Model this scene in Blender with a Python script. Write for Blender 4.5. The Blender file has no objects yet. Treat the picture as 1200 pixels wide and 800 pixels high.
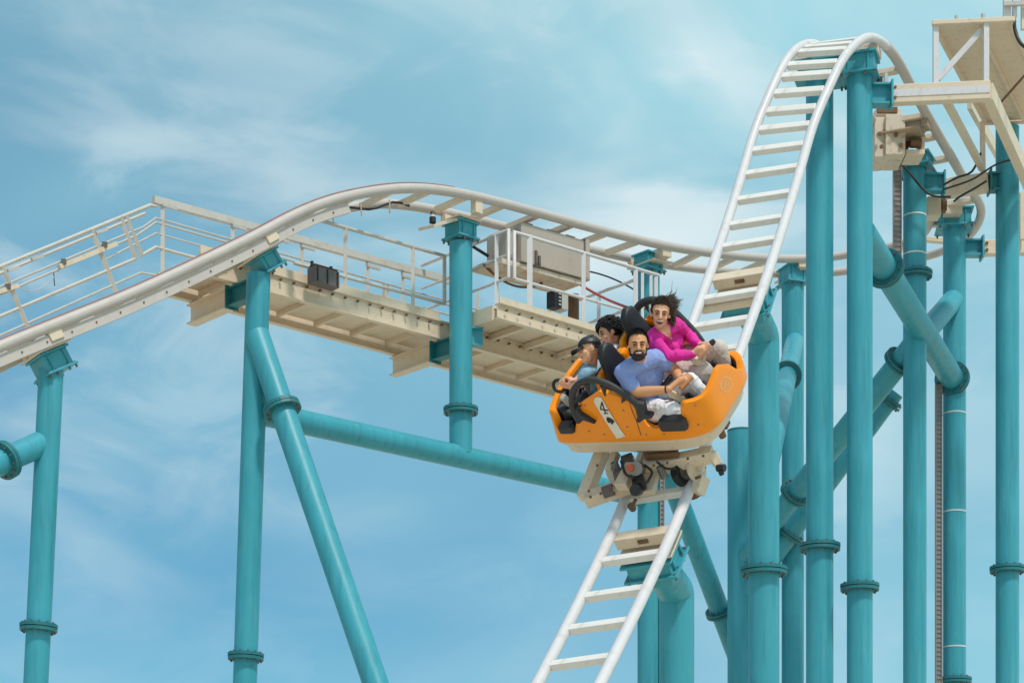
import bpy, bmesh, math, random
from math import sin, cos, pi, radians
from mathutils import Vector as V, Matrix as M
import numpy as np
random.seed(7)
SC = bpy.context.scene
COL = SC.collection

# ------------------------------------------------------------------ camera, world, sun, exposure
F, YH, CX, CZ = 2400.0, 1150.0, 600.0, 1.7      # focal length and horizon of the photograph in its own 1200 px frame
cam = bpy.data.cameras.new('camera'); cam.sensor_width = 36; cam.lens = 36 * F / 1200
cam.shift_y = (YH - 400) / 1200; cam.clip_end = 6000; cam.clip_start = 0.1
co = bpy.data.objects.new('camera', cam); COL.objects.link(co)
co.location = (0, 0, CZ); co.rotation_euler = (pi / 2, 0, 0)
SC.camera = co

SUN_EL, SUN_AZ = radians(58), radians(152)       # azimuth clockwise from the view direction (+Y)
w = bpy.data.worlds.new('World'); SC.world = w; w.use_nodes = True
nt = w.node_tree; nt.nodes.clear(); N = nt.nodes.new; L = nt.links.new
out = N('ShaderNodeOutputWorld'); bg = N('ShaderNodeBackground'); bg.inputs['Strength'].default_value = 0.15
sky = N('ShaderNodeTexSky'); sky.sky_type = 'NISHITA'; sky.sun_disc = False
sky.sun_elevation = SUN_EL; sky.sun_rotation = SUN_AZ
sky.air_density = 1.0; sky.dust_density = 0.9; sky.ozone_density = 2.5; sky.altitude = 0
tc = N('ShaderNodeTexCoord')
hs = N('ShaderNodeMix'); hs.data_type = 'RGBA'; hs.blend_type = 'MULTIPLY'; hs.inputs[0].default_value = 1
hs.inputs[7].default_value = (0.215, 0.46, 0.515, 1)
L(sky.outputs[0], hs.inputs[6])
def noise_layer(rot, scale, detail, rough, lo, hi, dist=0.0, nscale=1.0):
    mp = N('ShaderNodeMapping'); mp.inputs['Rotation'].default_value = rot; mp.inputs['Scale'].default_value = scale
    L(tc.outputs['Generated'], mp.inputs[0])
    no = N('ShaderNodeTexNoise'); no.inputs['Scale'].default_value = nscale; no.inputs['Detail'].default_value = detail
    no.inputs['Roughness'].default_value = rough; no.inputs['Distortion'].default_value = dist
    L(mp.outputs[0], no.inputs['Vector'])
    r = N('ShaderNodeMapRange'); r.interpolation_type = 'SMOOTHSTEP'
    r.inputs['From Min'].default_value = lo; r.inputs['From Max'].default_value = hi
    L(no.outputs['Fac'], r.inputs['Value']); return r.outputs[0]
def math_node(op, a, b):
    m = N('ShaderNodeMath'); m.operation = op; m.use_clamp = True
    for i, v in enumerate((a, b)):
        if isinstance(v, (int, float)): m.inputs[i].default_value = v
        else: L(v, m.inputs[i])
    return m.outputs[0]
c1 = noise_layer((0.1, radians(24), 0.3), (4.2, 2.8, 10), 4, 0.5, 0.42, 0.64, 0.7)
c2 = noise_layer((0.3, radians(28), 1.3), (10, 7, 22), 6, 0.58, 0.46, 0.68, 0.6)
c3 = noise_layer((0.0, 0.2, 0.0), (3.2, 2, 5), 3, 0.5, 0.40, 0.66, 0.2)
sx = N('ShaderNodeSeparateXYZ'); L(tc.outputs['Generated'], sx.inputs[0])
veil = N('ShaderNodeMapRange'); veil.inputs['From Min'].default_value = 0.10; veil.inputs['From Max'].default_value = 0.42      # thin high cloud, denser overhead than near the horizon
veil.inputs['To Min'].default_value = 0.06; veil.inputs['To Max'].default_value = 0.62; L(sx.outputs['Z'], veil.inputs['Value'])
side = N('ShaderNodeMath'); side.operation = 'MULTIPLY'; side.inputs[1].default_value = 1.0; L(sx.outputs['X'], side.inputs[0])     # haze thickens slowly to the right
vs_ = math_node('ADD', math_node('ADD', veil.outputs[0], side.outputs[0]), math_node('MULTIPLY', c3, 0.22))
vm = N('ShaderNodeMix'); vm.data_type = 'RGBA'; L(vs_, vm.inputs[0]); L(hs.outputs[2], vm.inputs[6]); vm.inputs[7].default_value = (2.0, 3.75, 4.15, 1)
cl = math_node('MULTIPLY', math_node('ADD', math_node('MULTIPLY', c1, 0.85), math_node('MULTIPLY', c2, 0.42)), math_node('ADD', c3, 0.35))
hi_c = N('ShaderNodeMapRange'); hi_c.interpolation_type = 'SMOOTHSTEP'; hi_c.inputs['From Min'].default_value = 0.16; hi_c.inputs['From Max'].default_value = 0.38; hi_c.inputs['To Min'].default_value = 0.18; L(sx.outputs['Z'], hi_c.inputs['Value'])
cl = math_node('MULTIPLY', cl, hi_c.outputs[0])
cm = N('ShaderNodeMix'); cm.data_type = 'RGBA'; L(cl, cm.inputs[0]); L(vm.outputs[2], cm.inputs[6])
cm.inputs[7].default_value = (3.8, 4.3, 4.45, 1)
L(cm.outputs[2], bg.inputs['Color']); L(bg.outputs[0], out.inputs['Surface'])

sl = bpy.data.lights.new('sun', 'SUN'); sl.energy = 2.0; sl.angle = radians(6); sl.color = (1, 0.94, 0.86)
so = bpy.data.objects.new('sun', sl); COL.objects.link(so)
sd = V((sin(SUN_AZ) * cos(SUN_EL), cos(SUN_AZ) * cos(SUN_EL), sin(SUN_EL)))
so.rotation_euler = sd.to_track_quat('Z', 'Y').to_euler()
SC.view_settings.view_transform = 'Standard'; SC.view_settings.look = 'None'
SC.view_settings.exposure = 0.45; SC.view_settings.gamma = 1

# ------------------------------------------------------------------ materials
def mat(name, col, rough=0.5, metal=0.0, var=0.12, scale=6.0, dirt=None, dirt_amt=0.0, bump=0.0, streak=False, spec=0.5, coat=0.0):
    m = bpy.data.materials.new(name); m.use_nodes = True
    t = m.node_tree; b = t.nodes['Principled BSDF']; n = t.nodes.new; l = t.links.new
    b.inputs['Roughness'].default_value = rough; b.inputs['Metallic'].default_value = metal
    b.inputs['Specular IOR Level'].default_value = spec; b.inputs['Coat Weight'].default_value = coat
    c = n('ShaderNodeTexCoord')
    no = n('ShaderNodeTexNoise'); no.inputs['Scale'].default_value = scale; no.inputs['Detail'].default_value = 5
    l(c.outputs['Object'], no.inputs['Vector'])
    mx = n('ShaderNodeMix'); mx.data_type = 'RGBA'
    mx.inputs[6].default_value = tuple(x * (1 - var) for x in col) + (1,)
    mx.inputs[7].default_value = tuple(min(1, x * (1 + var)) for x in col) + (1,)
    l(no.outputs['Fac'], mx.inputs[0]); o = mx.outputs[2]
    if dirt:
        mp = n('ShaderNodeMapping'); mp.inputs['Scale'].default_value = (9, 9, 1.2) if streak else (7, 7, 7)
        l(c.outputs['Object'], mp.inputs[0])
        n2 = n('ShaderNodeTexNoise'); n2.inputs['Scale'].default_value = 1.6; n2.inputs['Detail'].default_value = 7; n2.inputs['Roughness'].default_value = 0.65
        l(mp.outputs[0], n2.inputs['Vector'])
        r = n('ShaderNodeMapRange'); r.inputs['From Min'].default_value = 0.53; r.inputs['From Max'].default_value = 0.74
        r.inputs['To Max'].default_value = dirt_amt; l(n2.outputs['Fac'], r.inputs['Value'])
        m2 = n('ShaderNodeMix'); m2.data_type = 'RGBA'; m2.inputs[7].default_value = tuple(dirt) + (1,)
        l(r.outputs[0], m2.inputs[0]); l(o, m2.inputs[6]); o = m2.outputs[2]
    l(o, b.inputs['Base Color'])
    rr = n('ShaderNodeMapRange'); rr.inputs['To Min'].default_value = max(0, rough - 0.08); rr.inputs['To Max'].default_value = min(1, rough + 0.1)
    l(no.outputs['Fac'], rr.inputs['Value']); l(rr.outputs[0], b.inputs['Roughness'])
    if bump:
        bp = n('ShaderNodeBump'); bp.inputs['Strength'].default_value = bump; bp.inputs['Distance'].default_value = 0.01
        n3 = n('ShaderNodeTexNoise'); n3.inputs['Scale'].default_value = scale * 8; l(c.outputs['Object'], n3.inputs['Vector'])
        l(n3.outputs['Fac'], bp.inputs['Height']); l(bp.outputs[0], b.inputs['Normal'])
    return m
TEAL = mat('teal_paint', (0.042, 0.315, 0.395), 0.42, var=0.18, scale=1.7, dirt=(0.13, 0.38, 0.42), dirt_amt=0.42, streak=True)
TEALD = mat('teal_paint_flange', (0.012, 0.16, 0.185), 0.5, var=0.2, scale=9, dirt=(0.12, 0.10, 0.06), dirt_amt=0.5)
CREAM = mat('cream_paint', (0.70, 0.56, 0.42), 0.5, var=0.08, scale=3, dirt=(0.42, 0.28, 0.16), dirt_amt=0.42)
CREAMR = mat('rust_stained_cream_paint', (0.66, 0.54, 0.42), 0.55, var=0.1, scale=4, dirt=(0.24, 0.12, 0.06), dirt_amt=0.8)
RAIL = mat('white_rail_paint', (0.66, 0.62, 0.63), 0.42, var=0.06, scale=2.5, dirt=(0.52, 0.46, 0.42), dirt_amt=0.5)
RAIL2 = mat('warm_white_rail_paint', (0.53, 0.46, 0.425), 0.45, var=0.08, scale=2.5, dirt=(0.46, 0.34, 0.26), dirt_amt=0.5)
RAILRED = mat('worn_rail_edge', (0.26, 0.13, 0.115), 0.6, var=0.3, scale=9)
RAILG = mat('weathered_railing_paint', (0.56, 0.515, 0.47), 0.5, var=0.12, scale=5, dirt=(0.36, 0.27, 0.2), dirt_amt=0.5)
GREYP = mat('grey_metal_paint', (0.50, 0.48, 0.45), 0.5, var=0.1, scale=6, dirt=(0.3, 0.24, 0.18), dirt_amt=0.4)
TIEP = mat('pale_tie_paint', (0.78, 0.725, 0.68), 0.45, var=0.06, scale=4, dirt=(0.5, 0.38, 0.28), dirt_amt=0.4)
BAND = mat('pale_band', (0.55, 0.62, 0.62), 0.4)
TRAY = mat('brown_cable_tray', (0.27, 0.235, 0.225), 0.6, var=0.1, scale=20)
RUST = mat('rusty_steel', (0.17, 0.085, 0.04), 0.7, var=0.45, scale=9, dirt=(0.06, 0.03, 0.02), dirt_amt=0.8)
BLACK = mat('black_plastic', (0.012, 0.012, 0.016), 0.45, var=0.2)
PADB = mat('black_seat_pad', (0.010, 0.010, 0.014), 0.5, var=0.25, bump=0.2)
RUBBER = mat('dark_rubber', (0.035, 0.033, 0.036), 0.6, var=0.2)
DBROWN = mat('dark_brown_box', (0.13, 0.105, 0.10), 0.55, var=0.2)
CABLE = mat('black_cable', (0.02, 0.02, 0.022), 0.5)
REDC = mat('red_cable', (0.45, 0.10, 0.08), 0.5)
STEEL = mat('dull_steel', (0.28, 0.26, 0.24), 0.45, 0.7, var=0.2)
ORANGE = mat('orange_fibreglass', (1.0, 0.285, 0.002), 0.30, var=0.05, scale=3, coat=0.12, spec=0.35, dirt=(0.85, 0.21, 0.003), dirt_amt=0.3)
EMBL = mat('pale_orange_print', (0.82, 0.40, 0.14), 0.4)
WHITE = mat('white_print', (0.78, 0.72, 0.62), 0.45)
INK = mat('black_print', (0.01, 0.01, 0.01), 0.5)
SAND = mat('sandy_paving', (0.56, 0.49, 0.39), 0.9, var=0.2, scale=0.4)
SKIN1 = mat('tan_skin', (0.68, 0.31, 0.15), 0.5, var=0.08, scale=20)
SKIN2 = mat('light_skin', (0.78, 0.385, 0.235), 0.5, var=0.06, scale=20)
LIPS = mat('lips', (0.42, 0.10, 0.09), 0.5)
EYEW = mat('eye_white', (0.40, 0.30, 0.25), 0.4)
LIDS = mat('lid_skin', (0.42, 0.19, 0.11), 0.5)
EYED = mat('dark_eye', (0.012, 0.008, 0.007), 0.5)
TEETH = mat('teeth', (0.85, 0.82, 0.76), 0.3)
HAIRB = mat('black_hair', (0.010, 0.008, 0.008), 0.55, var=0.4, scale=60)
HAIRBR = mat('dark_brown_hair', (0.048, 0.027, 0.017), 0.5, var=0.4, scale=60)
BLUE = mat('periwinkle_shirt', (0.27, 0.35, 0.69), 0.8, var=0.12, scale=14, bump=0.5)
LBLUE = mat('pale_blue_shirt', (0.28, 0.46, 0.62), 0.8, var=0.12, scale=14, bump=0.5)
PINK = mat('magenta_top', (0.74, 0.016, 0.31), 0.75, var=0.14, scale=14, bump=0.5)
WHT = mat('white_cloth', (0.90, 0.87, 0.90), 0.85, var=0.08, scale=12, bump=0.4)
BEIGE = mat('beige_trousers', (0.60, 0.50, 0.44), 0.85, var=0.08, scale=12, bump=0.4)
DARKC = mat('dark_cloth', (0.03, 0.03, 0.045), 0.8)

def streaks(m, col, amt, sc, lo, hi):
    t = m.node_tree; b = t.nodes['Principled BSDF']; n = t.nodes.new; l = t.links.new
    src = b.inputs['Base Color'].links[0].from_socket
    c = n('ShaderNodeTexCoord'); mp = n('ShaderNodeMapping'); mp.inputs['Scale'].default_value = sc; l(c.outputs['Object'], mp.inputs[0])
    no = n('ShaderNodeTexNoise'); no.inputs['Scale'].default_value = 1; no.inputs['Detail'].default_value = 6; no.inputs['Roughness'].default_value = 0.7; l(mp.outputs[0], no.inputs['Vector'])
    r = n('ShaderNodeMapRange'); r.inputs['From Min'].default_value = lo; r.inputs['From Max'].default_value = hi; r.inputs['To Max'].default_value = amt; l(no.outputs['Fac'], r.inputs['Value'])
    x = n('ShaderNodeMix'); x.data_type = 'RGBA'; x.inputs[7].default_value = tuple(col) + (1,); l(r.outputs[0], x.inputs[0]); l(src, x.inputs[6]); l(x.outputs[2], b.inputs['Base Color'])
streaks(TEAL, (0.018, 0.17, 0.215), 0.7, (14, 14, 0.9), 0.50, 0.76)
streaks(TEAL, (0.13, 0.10, 0.07), 0.5, (22, 22, 5), 0.66, 0.76)
streaks(ORANGE, (0.62, 0.18, 0.02), 0.4, (7, 16, 16), 0.60, 0.78)
streaks(RAIL, (0.40, 0.36, 0.34), 0.55, (10, 10, 3), 0.55, 0.75)
streaks(TIEP, (0.30, 0.22, 0.16), 0.5, (12, 12, 12), 0.60, 0.76)
streaks(CREAM, (0.24, 0.13, 0.07), 0.55, (16, 16, 5), 0.63, 0.76)
# ------------------------------------------------------------------ mesh builder
def at(px, py, D):
    return V(((px - CX) / F * D, D, CZ + (YH - py) / F * D))
def proj(p):
    return (CX + F * p[0] / p[1], YH - F * (p[2] - CZ) / p[1])
def frame_of(d, up=V((0, 0, 1))):
    d = d.normalized()
    s = d.cross(up)
    if s.length < 1e-4: s = d.cross(V((0, 1, 0)))
    s.normalize(); u = s.cross(d).normalized()
    return d, s, u
class MB:
    def __init__(self): self.v = []; self.f = []; self.sm = []
    def add(self, vs, fs, smooth=False):
        o = len(self.v); self.v += [tuple(x) for x in vs]
        for f in fs: self.f.append(tuple(i + o for i in f)); self.sm.append(smooth)
        return self
    def tube(self, pts, r, n=14, cap=True, smooth=True):
        pts = [V(p) for p in pts]; k = len(pts)
        rs = r if isinstance(r, (list, tuple)) else [r] * k
        d = (pts[1] - pts[0]).normalized(); _, s, u = frame_of(d)
        vs = []
        for i in range(k):
            if i == 0: t = pts[1] - pts[0]
            elif i == k - 1: t = pts[-1] - pts[-2]
            else: t = (pts[i + 1] - pts[i]).normalized() + (pts[i] - pts[i - 1]).normalized()
            t = t.normalized(); s = (s - t * s.dot(t)).normalized(); u = s.cross(t)
            m = 1.0
            if 0 < i < k - 1:
                cc = max(0.5, t.dot((pts[i + 1] - pts[i]).normalized())); m = 1 / cc
            for j in range(n):
                a = 2 * pi * j / n
                vs.append(pts[i] + (s * cos(a) + u * sin(a)) * rs[i] * (m if m < 1.3 else 1.15))
        fs = [(i * n + j, i * n + (j + 1) % n, (i + 1) * n + (j + 1) % n, (i + 1) * n + j) for i in range(k - 1) for j in range(n)]
        self.add(vs, fs, smooth)
        if cap:
            self.add(vs[:n], [tuple(range(n))[::-1]]); self.add(vs[-n:], [tuple(range(n))])
        return self
    def box(self, p0, p1, wd, ht, up=V((0, 0, 1))):
        p0, p1 = V(p0), V(p1); d, s, u = frame_of(p1 - p0, V(up)); s = s * wd / 2; u = u * ht / 2
        vs = [p + s * a + u * b for p in (p0, p1) for a, b in ((-1, -1), (1, -1), (1, 1), (-1, 1))]
        return self.add(vs, [(0, 1, 2, 3), (7, 6, 5, 4), (0, 4, 5, 1), (1, 5, 6, 2), (2, 6, 7, 3), (3, 7, 4, 0)])
    def obox(self, c, ax, ay, az, sx, sy, sz):           # oriented box, full sizes
        c = V(c); ax, ay, az = V(ax) * sx / 2, V(ay) * sy / 2, V(az) * sz / 2
        vs = [c + ax * i + ay * j + az * k for k in (-1, 1) for i, j in ((-1, -1), (1, -1), (1, 1), (-1, 1))]
        return self.add(vs, [(3, 2, 1, 0), (4, 5, 6, 7), (0, 1, 5, 4), (1, 2, 6, 5), (2, 3, 7, 6), (3, 0, 4, 7)])
    def ibeam(self, p0, p1, wd, ht, t=0.014, up=V((0, 0, 1))):
        d, s, u = frame_of(V(p1) - V(p0), V(up))
        for k in (-1, 1): self.box(V(p0) + u * k * (ht - t) / 2, V(p1) + u * k * (ht - t) / 2, wd, t, up)
        return self.box(p0, p1, t, ht - 2 * t, up)
    def cyl(self, c, axis, r, h, n=24, r2=None, smooth=True):
        a = V(axis).normalized()
        return self.tube([V(c) - a * h / 2, V(c) + a * h / 2], [r, r if r2 is None else r2], n, True, smooth)
    def ell(self, c, ax, ay, az, n=10, m=14, smooth=True):  # ellipsoid with axis vectors
        c = V(c); vs = [c + V(az)]
        for i in range(1, n):
            t = pi * i / n
            for j in range(m):
                p = 2 * pi * j / m
                vs.append(c + V(ax) * sin(t) * cos(p) + V(ay) * sin(t) * sin(p) + V(az) * cos(t))
        vs.append(c - V(az)); e = len(vs) - 1
        fs = [(0, 1 + j, 1 + (j + 1) % m) for j in range(m)]
        fs += [(1 + i * m + j, 1 + (i + 1) * m + j, 1 + (i + 1) * m + (j + 1) % m, 1 + i * m + (j + 1) % m) for i in range(n - 2) for j in range(m)]
        fs += [(e, 1 + (n - 2) * m + (j + 1) % m, 1 + (n - 2) * m + j) for j in range(m)]
        return self.add(vs, fs, smooth)
    def ball(self, c, r, n=8, m=12): return self.ell(c, (r, 0, 0), (0, r, 0), (0, 0, r), n, m)
    def bolts(self, c, axis, rad, n, r=0.011, h=0.02, up=None):
        a, s, u = frame_of(V(axis), V((0, 0, 1)) if up is None else V(up))
        for i in range(n):
            t = 2 * pi * (i + 0.5) / n
            self.cyl(V(c) + (s * cos(t) + u * sin(t)) * rad, a, r, h, 6, smooth=False)
        return self
WM = {}
def thing(name, label, cat, loc, group=None, rot=None):
    o = bpy.data.objects.new(name, None); COL.objects.link(o); o.empty_display_size = 0.2
    m = M.Translation(V(loc)) if rot is None else M.Translation(V(loc)) @ rot.to_4x4()
    o.matrix_world = m; WM[o.name] = m
    o['label'] = label; o['category'] = cat
    if group: o['group'] = group
    return o
def obj(name, mb, material, parent, local=False, bevel=0.0, label=None, kind=None, auto=True):
    wm = WM[parent.name] if parent is not None else M.Identity(4)
    vs = mb.v
    if not local:
        inv = wm.inverted(); vs = [tuple(inv @ V(p)) for p in mb.v]
    me = bpy.data.meshes.new(name); me.from_pydata(vs, [], mb.f)
    me.polygons.foreach_set('use_smooth', mb.sm); me.update()
    o = bpy.data.objects.new(name, me); COL.objects.link(o)
    for mm in (material if isinstance(material, (list, tuple)) else [material]): me.materials.append(mm)
    if parent is not None: o.parent = parent
    WM[o.name] = wm
    if bevel:
        b = o.modifiers.new('bevel', 'BEVEL'); b.width = bevel; b.segments = 2; b.limit_method = 'ANGLE'; b.angle_limit = radians(40)
    if label: o['label'] = label
    if kind: o['kind'] = kind
    return o
def spline(pts, step=0.08, smooth=0):
    pts = [V(p) for p in pts]; outp = []
    P = [pts[0] * 2 - pts[1]] + pts + [pts[-1] * 2 - pts[-2]]
    for i in range(1, len(P) - 2):
        a, b, c, d = P[i - 1:i + 3]; t0 = 0; t1 = (b - a).length ** .5; t2 = t1 + (c - b).length ** .5; t3 = t2 + (d - c).length ** .5
        for k in range(24):
            t = t1 + (t2 - t1) * k / 24
            A1 = a * ((t1 - t) / t1) + b * (t / t1); A2 = b * ((t2 - t) / (t2 - t1)) + c * ((t - t1) / (t2 - t1)); A3 = c * ((t3 - t) / (t3 - t2)) + d * ((t - t2) / (t3 - t2))
            B1 = A1 * ((t2 - t) / t2) + A2 * (t / t2); B2 = A2 * ((t3 - t) / (t3 - t1)) + A3 * ((t - t1) / (t3 - t1))
            outp.append(B1 * ((t2 - t) / (t2 - t1)) + B2 * ((t - t1) / (t2 - t1)))
    outp.append(pts[-1])
    def resample(q):
        r = [q[0]]; acc = 0; need = step
        for i in range(1, len(q)):
            seg = (q[i] - q[i - 1]).length; pos = 0
            while seg - pos >= need - acc:
                pos += need - acc; r.append(q[i - 1].lerp(q[i], pos / seg)); acc = 0
            acc += seg - pos
        return r
    r = resample(outp)
    for _ in range(smooth):
        r = [r[0]] + [(r[i - 1] + r[i] * 2 + r[i + 1]) / 4 for i in range(1, len(r) - 1)] + [r[-1]]
    return r
def strokes(mb, pts, r, n=8): return mb.tube(pts, r, n)

# ------------------------------------------------------------------ ground
g = MB(); R_ = 3000
g.add([(-R_, -R_, 0), (R_, -R_, 0), (R_, R_, 0), (-R_, R_, 0)], [(0, 1, 2, 3)])
go = obj('ground', g, SAND, None); go['kind'] = 'structure'; go['label'] = 'pale sandy paved ground below the ride'

# ------------------------------------------------------------------ track path
HG = 0.29
def off(px, py, D, o, h):
    h = radians(h); return at(px, py, D) + V((cos(h), -sin(h), 0)) * o
LH = radians(48)
def lane_D(px, o=0.0): return (25.93 + 1.494 * o) / (1.11 - (px - CX) / F)
lane = []
for px, py in ((-90, 445), (0, 406), (75, 376), (150, 346), (225, 312), (300, 276), (345, 252), (385, 236), (430, 225.5), (476, 220.5), (517, 223), (560, 231), (640, 252), (720, 274), (800, 292)):
    lane.append(off(px, py, lane_D(px, -HG), -HG, 48))
lane += [off(862, 300, 25.25, -HG, 54), off(930, 303, 25.75, -HG, 70), off(980, 301, 25.85, -HG, 88)]
lane += [off(1086, 299, 25.85, HG, 105), off(1133, 277, 25.1, HG, 150), off(1151, 247, 24.4, HG, 185), off(1140, 226, 23.95, HG, 200),
         off(1126, 203, 23.5, HG, 204), off(1095, 150, 22.5, HG, 205), off(1067, 100, 21.5, HG, 204), off(1045, 60, 20.9, HG, 202), off(1017, 40, 20.45, HG, 200),
         off(993, 58, 20.25, HG, 198), off(972, 100, 20.0, HG, 198)]
lane += [at(920, 145, 19.95), at(904, 200, 19.6), at(883, 268, 19.05), at(857, 345, 18.42), at(810, 473, 17.55), at(757, 612, 16.68), at(728, 676, 16.2), at(700, 734, 15.8), at(670, 793, 15.35), at(640, 852, 14.9)]
PATH = spline(lane, 0.06, 14)
def tframe(i):
    t = (PATH[min(i + 1, len(PATH) - 1)] - PATH[max(i - 1, 0)]).normalized()
    r = V((t.y, -t.x, 0)).normalized(); return t, r, r.cross(t).normalized()
I_CREST = min(range(len(PATH)), key=lambda i: (PATH[i] - off(1040, 55, 20.8, HG, 202)).length)
LATS = []
for i in range(len(PATH)): LATS.append(tframe(i)[1])
for _ in range(30):
    LATS = [LATS[0]] + [((LATS[i - 1] + LATS[i] * 2 + LATS[i + 1])).normalized() for i in range(1, len(LATS) - 1)] + [LATS[-1]]
for i in range(0, I_CREST // 2):                 # the climbing track is banked a little so that the far rail runs behind the near one
    f_ = min(1, max(0, (470 - proj(PATH[i])[0]) / 130))
    LATS[i] = (LATS[i] + V((0, 0, 0.11 * f_))).normalized(); PATH[i] = PATH[i] - V((0, 0, 0.032 * f_))
def table(T, x):
    if x <= T[0][0]: return T[0][1]
    for (a, b), (c, d) in zip(T, T[1:]):
        if x <= c: return b + (d - b) * (x - a) / (c - a)
    return T[-1][1]
for i in range(I_CREST - 12, len(PATH)):          # heading and bank of the drop
    p = PATH[i]; y_ = proj(p)[1] if i > I_CREST + 6 else 45
    h_ = radians(table([(45, 17), (200, 21), (400, 27), (800, 32)], y_)); sl_ = table([(45, .055), (100, .085), (150, .115), (200, .15), (350, .165), (620, .15), (780, .13)], y_)
    vx, vy = cos(h_), -sin(h_); vz = (p.z - CZ) / p.y * vy + sl_ * (vx - p.x / p.y * vy)
    tgt = -V((vx, vy, vz)).normalized(); f_ = min(1, max(0, (i - (I_CREST - 12)) / 24))
    LATS[i] = (LATS[i] * (1 - f_) + tgt * f_).normalized()
def fr(i):
    t = (PATH[min(i + 1, len(PATH) - 1)] - PATH[max(i - 1, 0)]).normalized()
    r = LATS[i]
    if i < I_CREST - 12: r = (r - t * r.dot(t)).normalized()
    return t, r, r.cross(t).normalized()
def nearest(p, lo=0, hi=None):
    hi = min(hi or len(PATH), len(PATH)); p = V(p)
    return min(range(lo, hi), key=lambda i: (PATH[i] - p).length)
def nearest_px(px, py, lo=0, hi=None):
    hi = min(hi or len(PATH), len(PATH))
    def d(i):
        q = proj(PATH[i]); return (q[0] - px) ** 2 + (q[1] - py) ** 2
    return min(range(lo, hi), key=d)
RR = 0.052
tie_me = None
def make_tie_mesh(m):
    mb = MB(); mb.box((-(HG - 0.04), 0, 0), (HG - 0.04, 0, 0), 0.075, 0.062)
    me = bpy.data.meshes.new('cross_tie'); me.from_pydata(mb.v, [], mb.f); me.materials.append(m); return me
def add_tie(parent, i, first, down=0.012):
    t, r, n = fr(i); p = PATH[i] - n * down
    o = bpy.data.objects.new('cross_tie', first); COL.objects.link(o); o.parent = parent
    mw = M(((r.x, t.x, n.x, p.x), (r.y, t.y, n.y, p.y), (r.z, t.z, n.z, p.z), (0, 0, 0, 1)))
    o.matrix_local = WM[parent.name].inverted() @ mw
    b = o.modifiers.new('bevel', 'BEVEL'); b.width = 0.008; b.segments = 2
    return o
def rails(parent, i0, i1, RR, m):
    for s in (-1, 1):
        mb = MB(); mb.tube([PATH[i] + fr(i)[1] * HG * s for i in range(i0, i1 + 1)], RR, 16)
        obj('rail', mb, m, parent)
TIE, TIE2 = make_tie_mesh(CREAM), make_tie_mesh(TIEP)
level = thing('coaster_track', 'white curved track climbing from the left edge and running level to the far hairpin', 'roller coaster track', (PATH[0].x, PATH[0].y, 0), 'two-railed coaster track sections')
rails(level, 0, I_CREST, RR, RAIL2)
drop = thing('coaster_track', 'steep white ladder-like track plunging over the crest down under the orange car', 'roller coaster track', (PATH[-1].x, PATH[-1].y, 0), 'two-railed coaster track sections')
rails(drop, I_CREST, len(PATH) - 1, 0.046, RAIL)
STEP = int(0.56 / 0.06)
i = 4
while i < I_CREST: add_tie(level, i, TIE); i += STEP
# fin plate with bolts along the climbing part, below the near rail
i_f1 = nearest(off(410, 230, lane_D(410, -HG), -HG, 48))
mb = MB()
lo = [PATH[i] + fr(i)[1] * (HG - 0.005) - fr(i)[2] * 0.160 for i in range(0, i_f1)]
hi_ = [PATH[i] + fr(i)[1] * (HG - 0.005) - fr(i)[2] * 0.062 for i in range(0, i_f1)]
k = len(lo); th = [fr(i)[1] * 0.05 for i in range(0, i_f1)]
vs = lo + hi_ + [a - b for a, b in zip(hi_, th)] + [a - b for a, b in zip(lo, th)]
fs = []
for q in range(k - 1):
    for a in range(4):
        b = (a + 1) % 4
        fs.append((a * k + q, a * k + q + 1, b * k + q + 1, b * k + q))
fs += [(0, k, 2 * k, 3 * k), (4 * k - 1, 3 * k - 1, 2 * k - 1, k - 1)]
mb.add(vs, fs); fin = obj('fin_plate', mb, RAIL2, level)
mb = MB()
for i in range(3, i_f1 - 2, 5):
    t, r, n = fr(i); mb.cyl(PATH[i] + r * (HG - 0.004) - n * 0.115, r, 0.009, 0.018, 6, smooth=False)
obj('bolt_row', mb, RUST, fin, kind='stuff')
mb = MB()   # dark worn strip along the top of the climbing far rail
mb.tube([PATH[i] + fr(i)[1] * (HG - .012) + fr(i)[2] * 0.056 for i in range(0, i_f1 + 26)], 0.0145, 6); obj('wear_strip', mb, RAILRED, level)
mb = MB()   # cable sagging along the inside of the crest
ia, ib = nearest(off(400, 233, lane_D(400, -HG), -HG, 48)), nearest(off(512, 223, lane_D(512, -HG), -HG, 48))
mb.tube([PATH[i] - fr(i)[1] * 0.15 - fr(i)[2] * (0.05 + 0.03 * sin(i * 0.5)) for i in range(ia, ib, 2)], 0.014, 6); obj('cable', mb, CABLE, level)
mb = MB()
for i in range(ia + 3, ib, 7): mb.tube([PATH[i] - fr(i)[1] * 0.12 + fr(i)[2] * 0.0, PATH[i] - fr(i)[1] * 0.16 - fr(i)[2] * 0.14], 0.009, 6)
obj('cable_hanger', mb, CREAM, level, kind='stuff')

# ladder rungs at the heights seen in the photograph
RUNGS = [(958, 50), (950, 60), (940, 73), (942, 88), (935, 108), (927, 128), (918, 151), (913, 173), (904, 200), (895.5, 228), (886.5, 257), (878, 285),
         (857, 346), (846, 378), (834, 411), (822, 444), (809, 478), (797, 512), (785, 546), (774, 579), (738, 652), (718, 692), (700, 731), (680, 772), (660, 812)]
seen = set()
I_D0 = I_CREST + 2
for px, py in RUNGS:
    k = min(range(I_D0, len(PATH)), key=lambda i: abs(proj(PATH[i])[1] - py) + (0 if i > I_D0 + 8 else 3))
    while k in seen: k += 4
    seen.add(k); add_tie(drop, k, TIE2)
for dz in (-14, -7, 1): add_tie(drop, max(I_D0, I_D0 + 8 + dz), TIE2)

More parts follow.
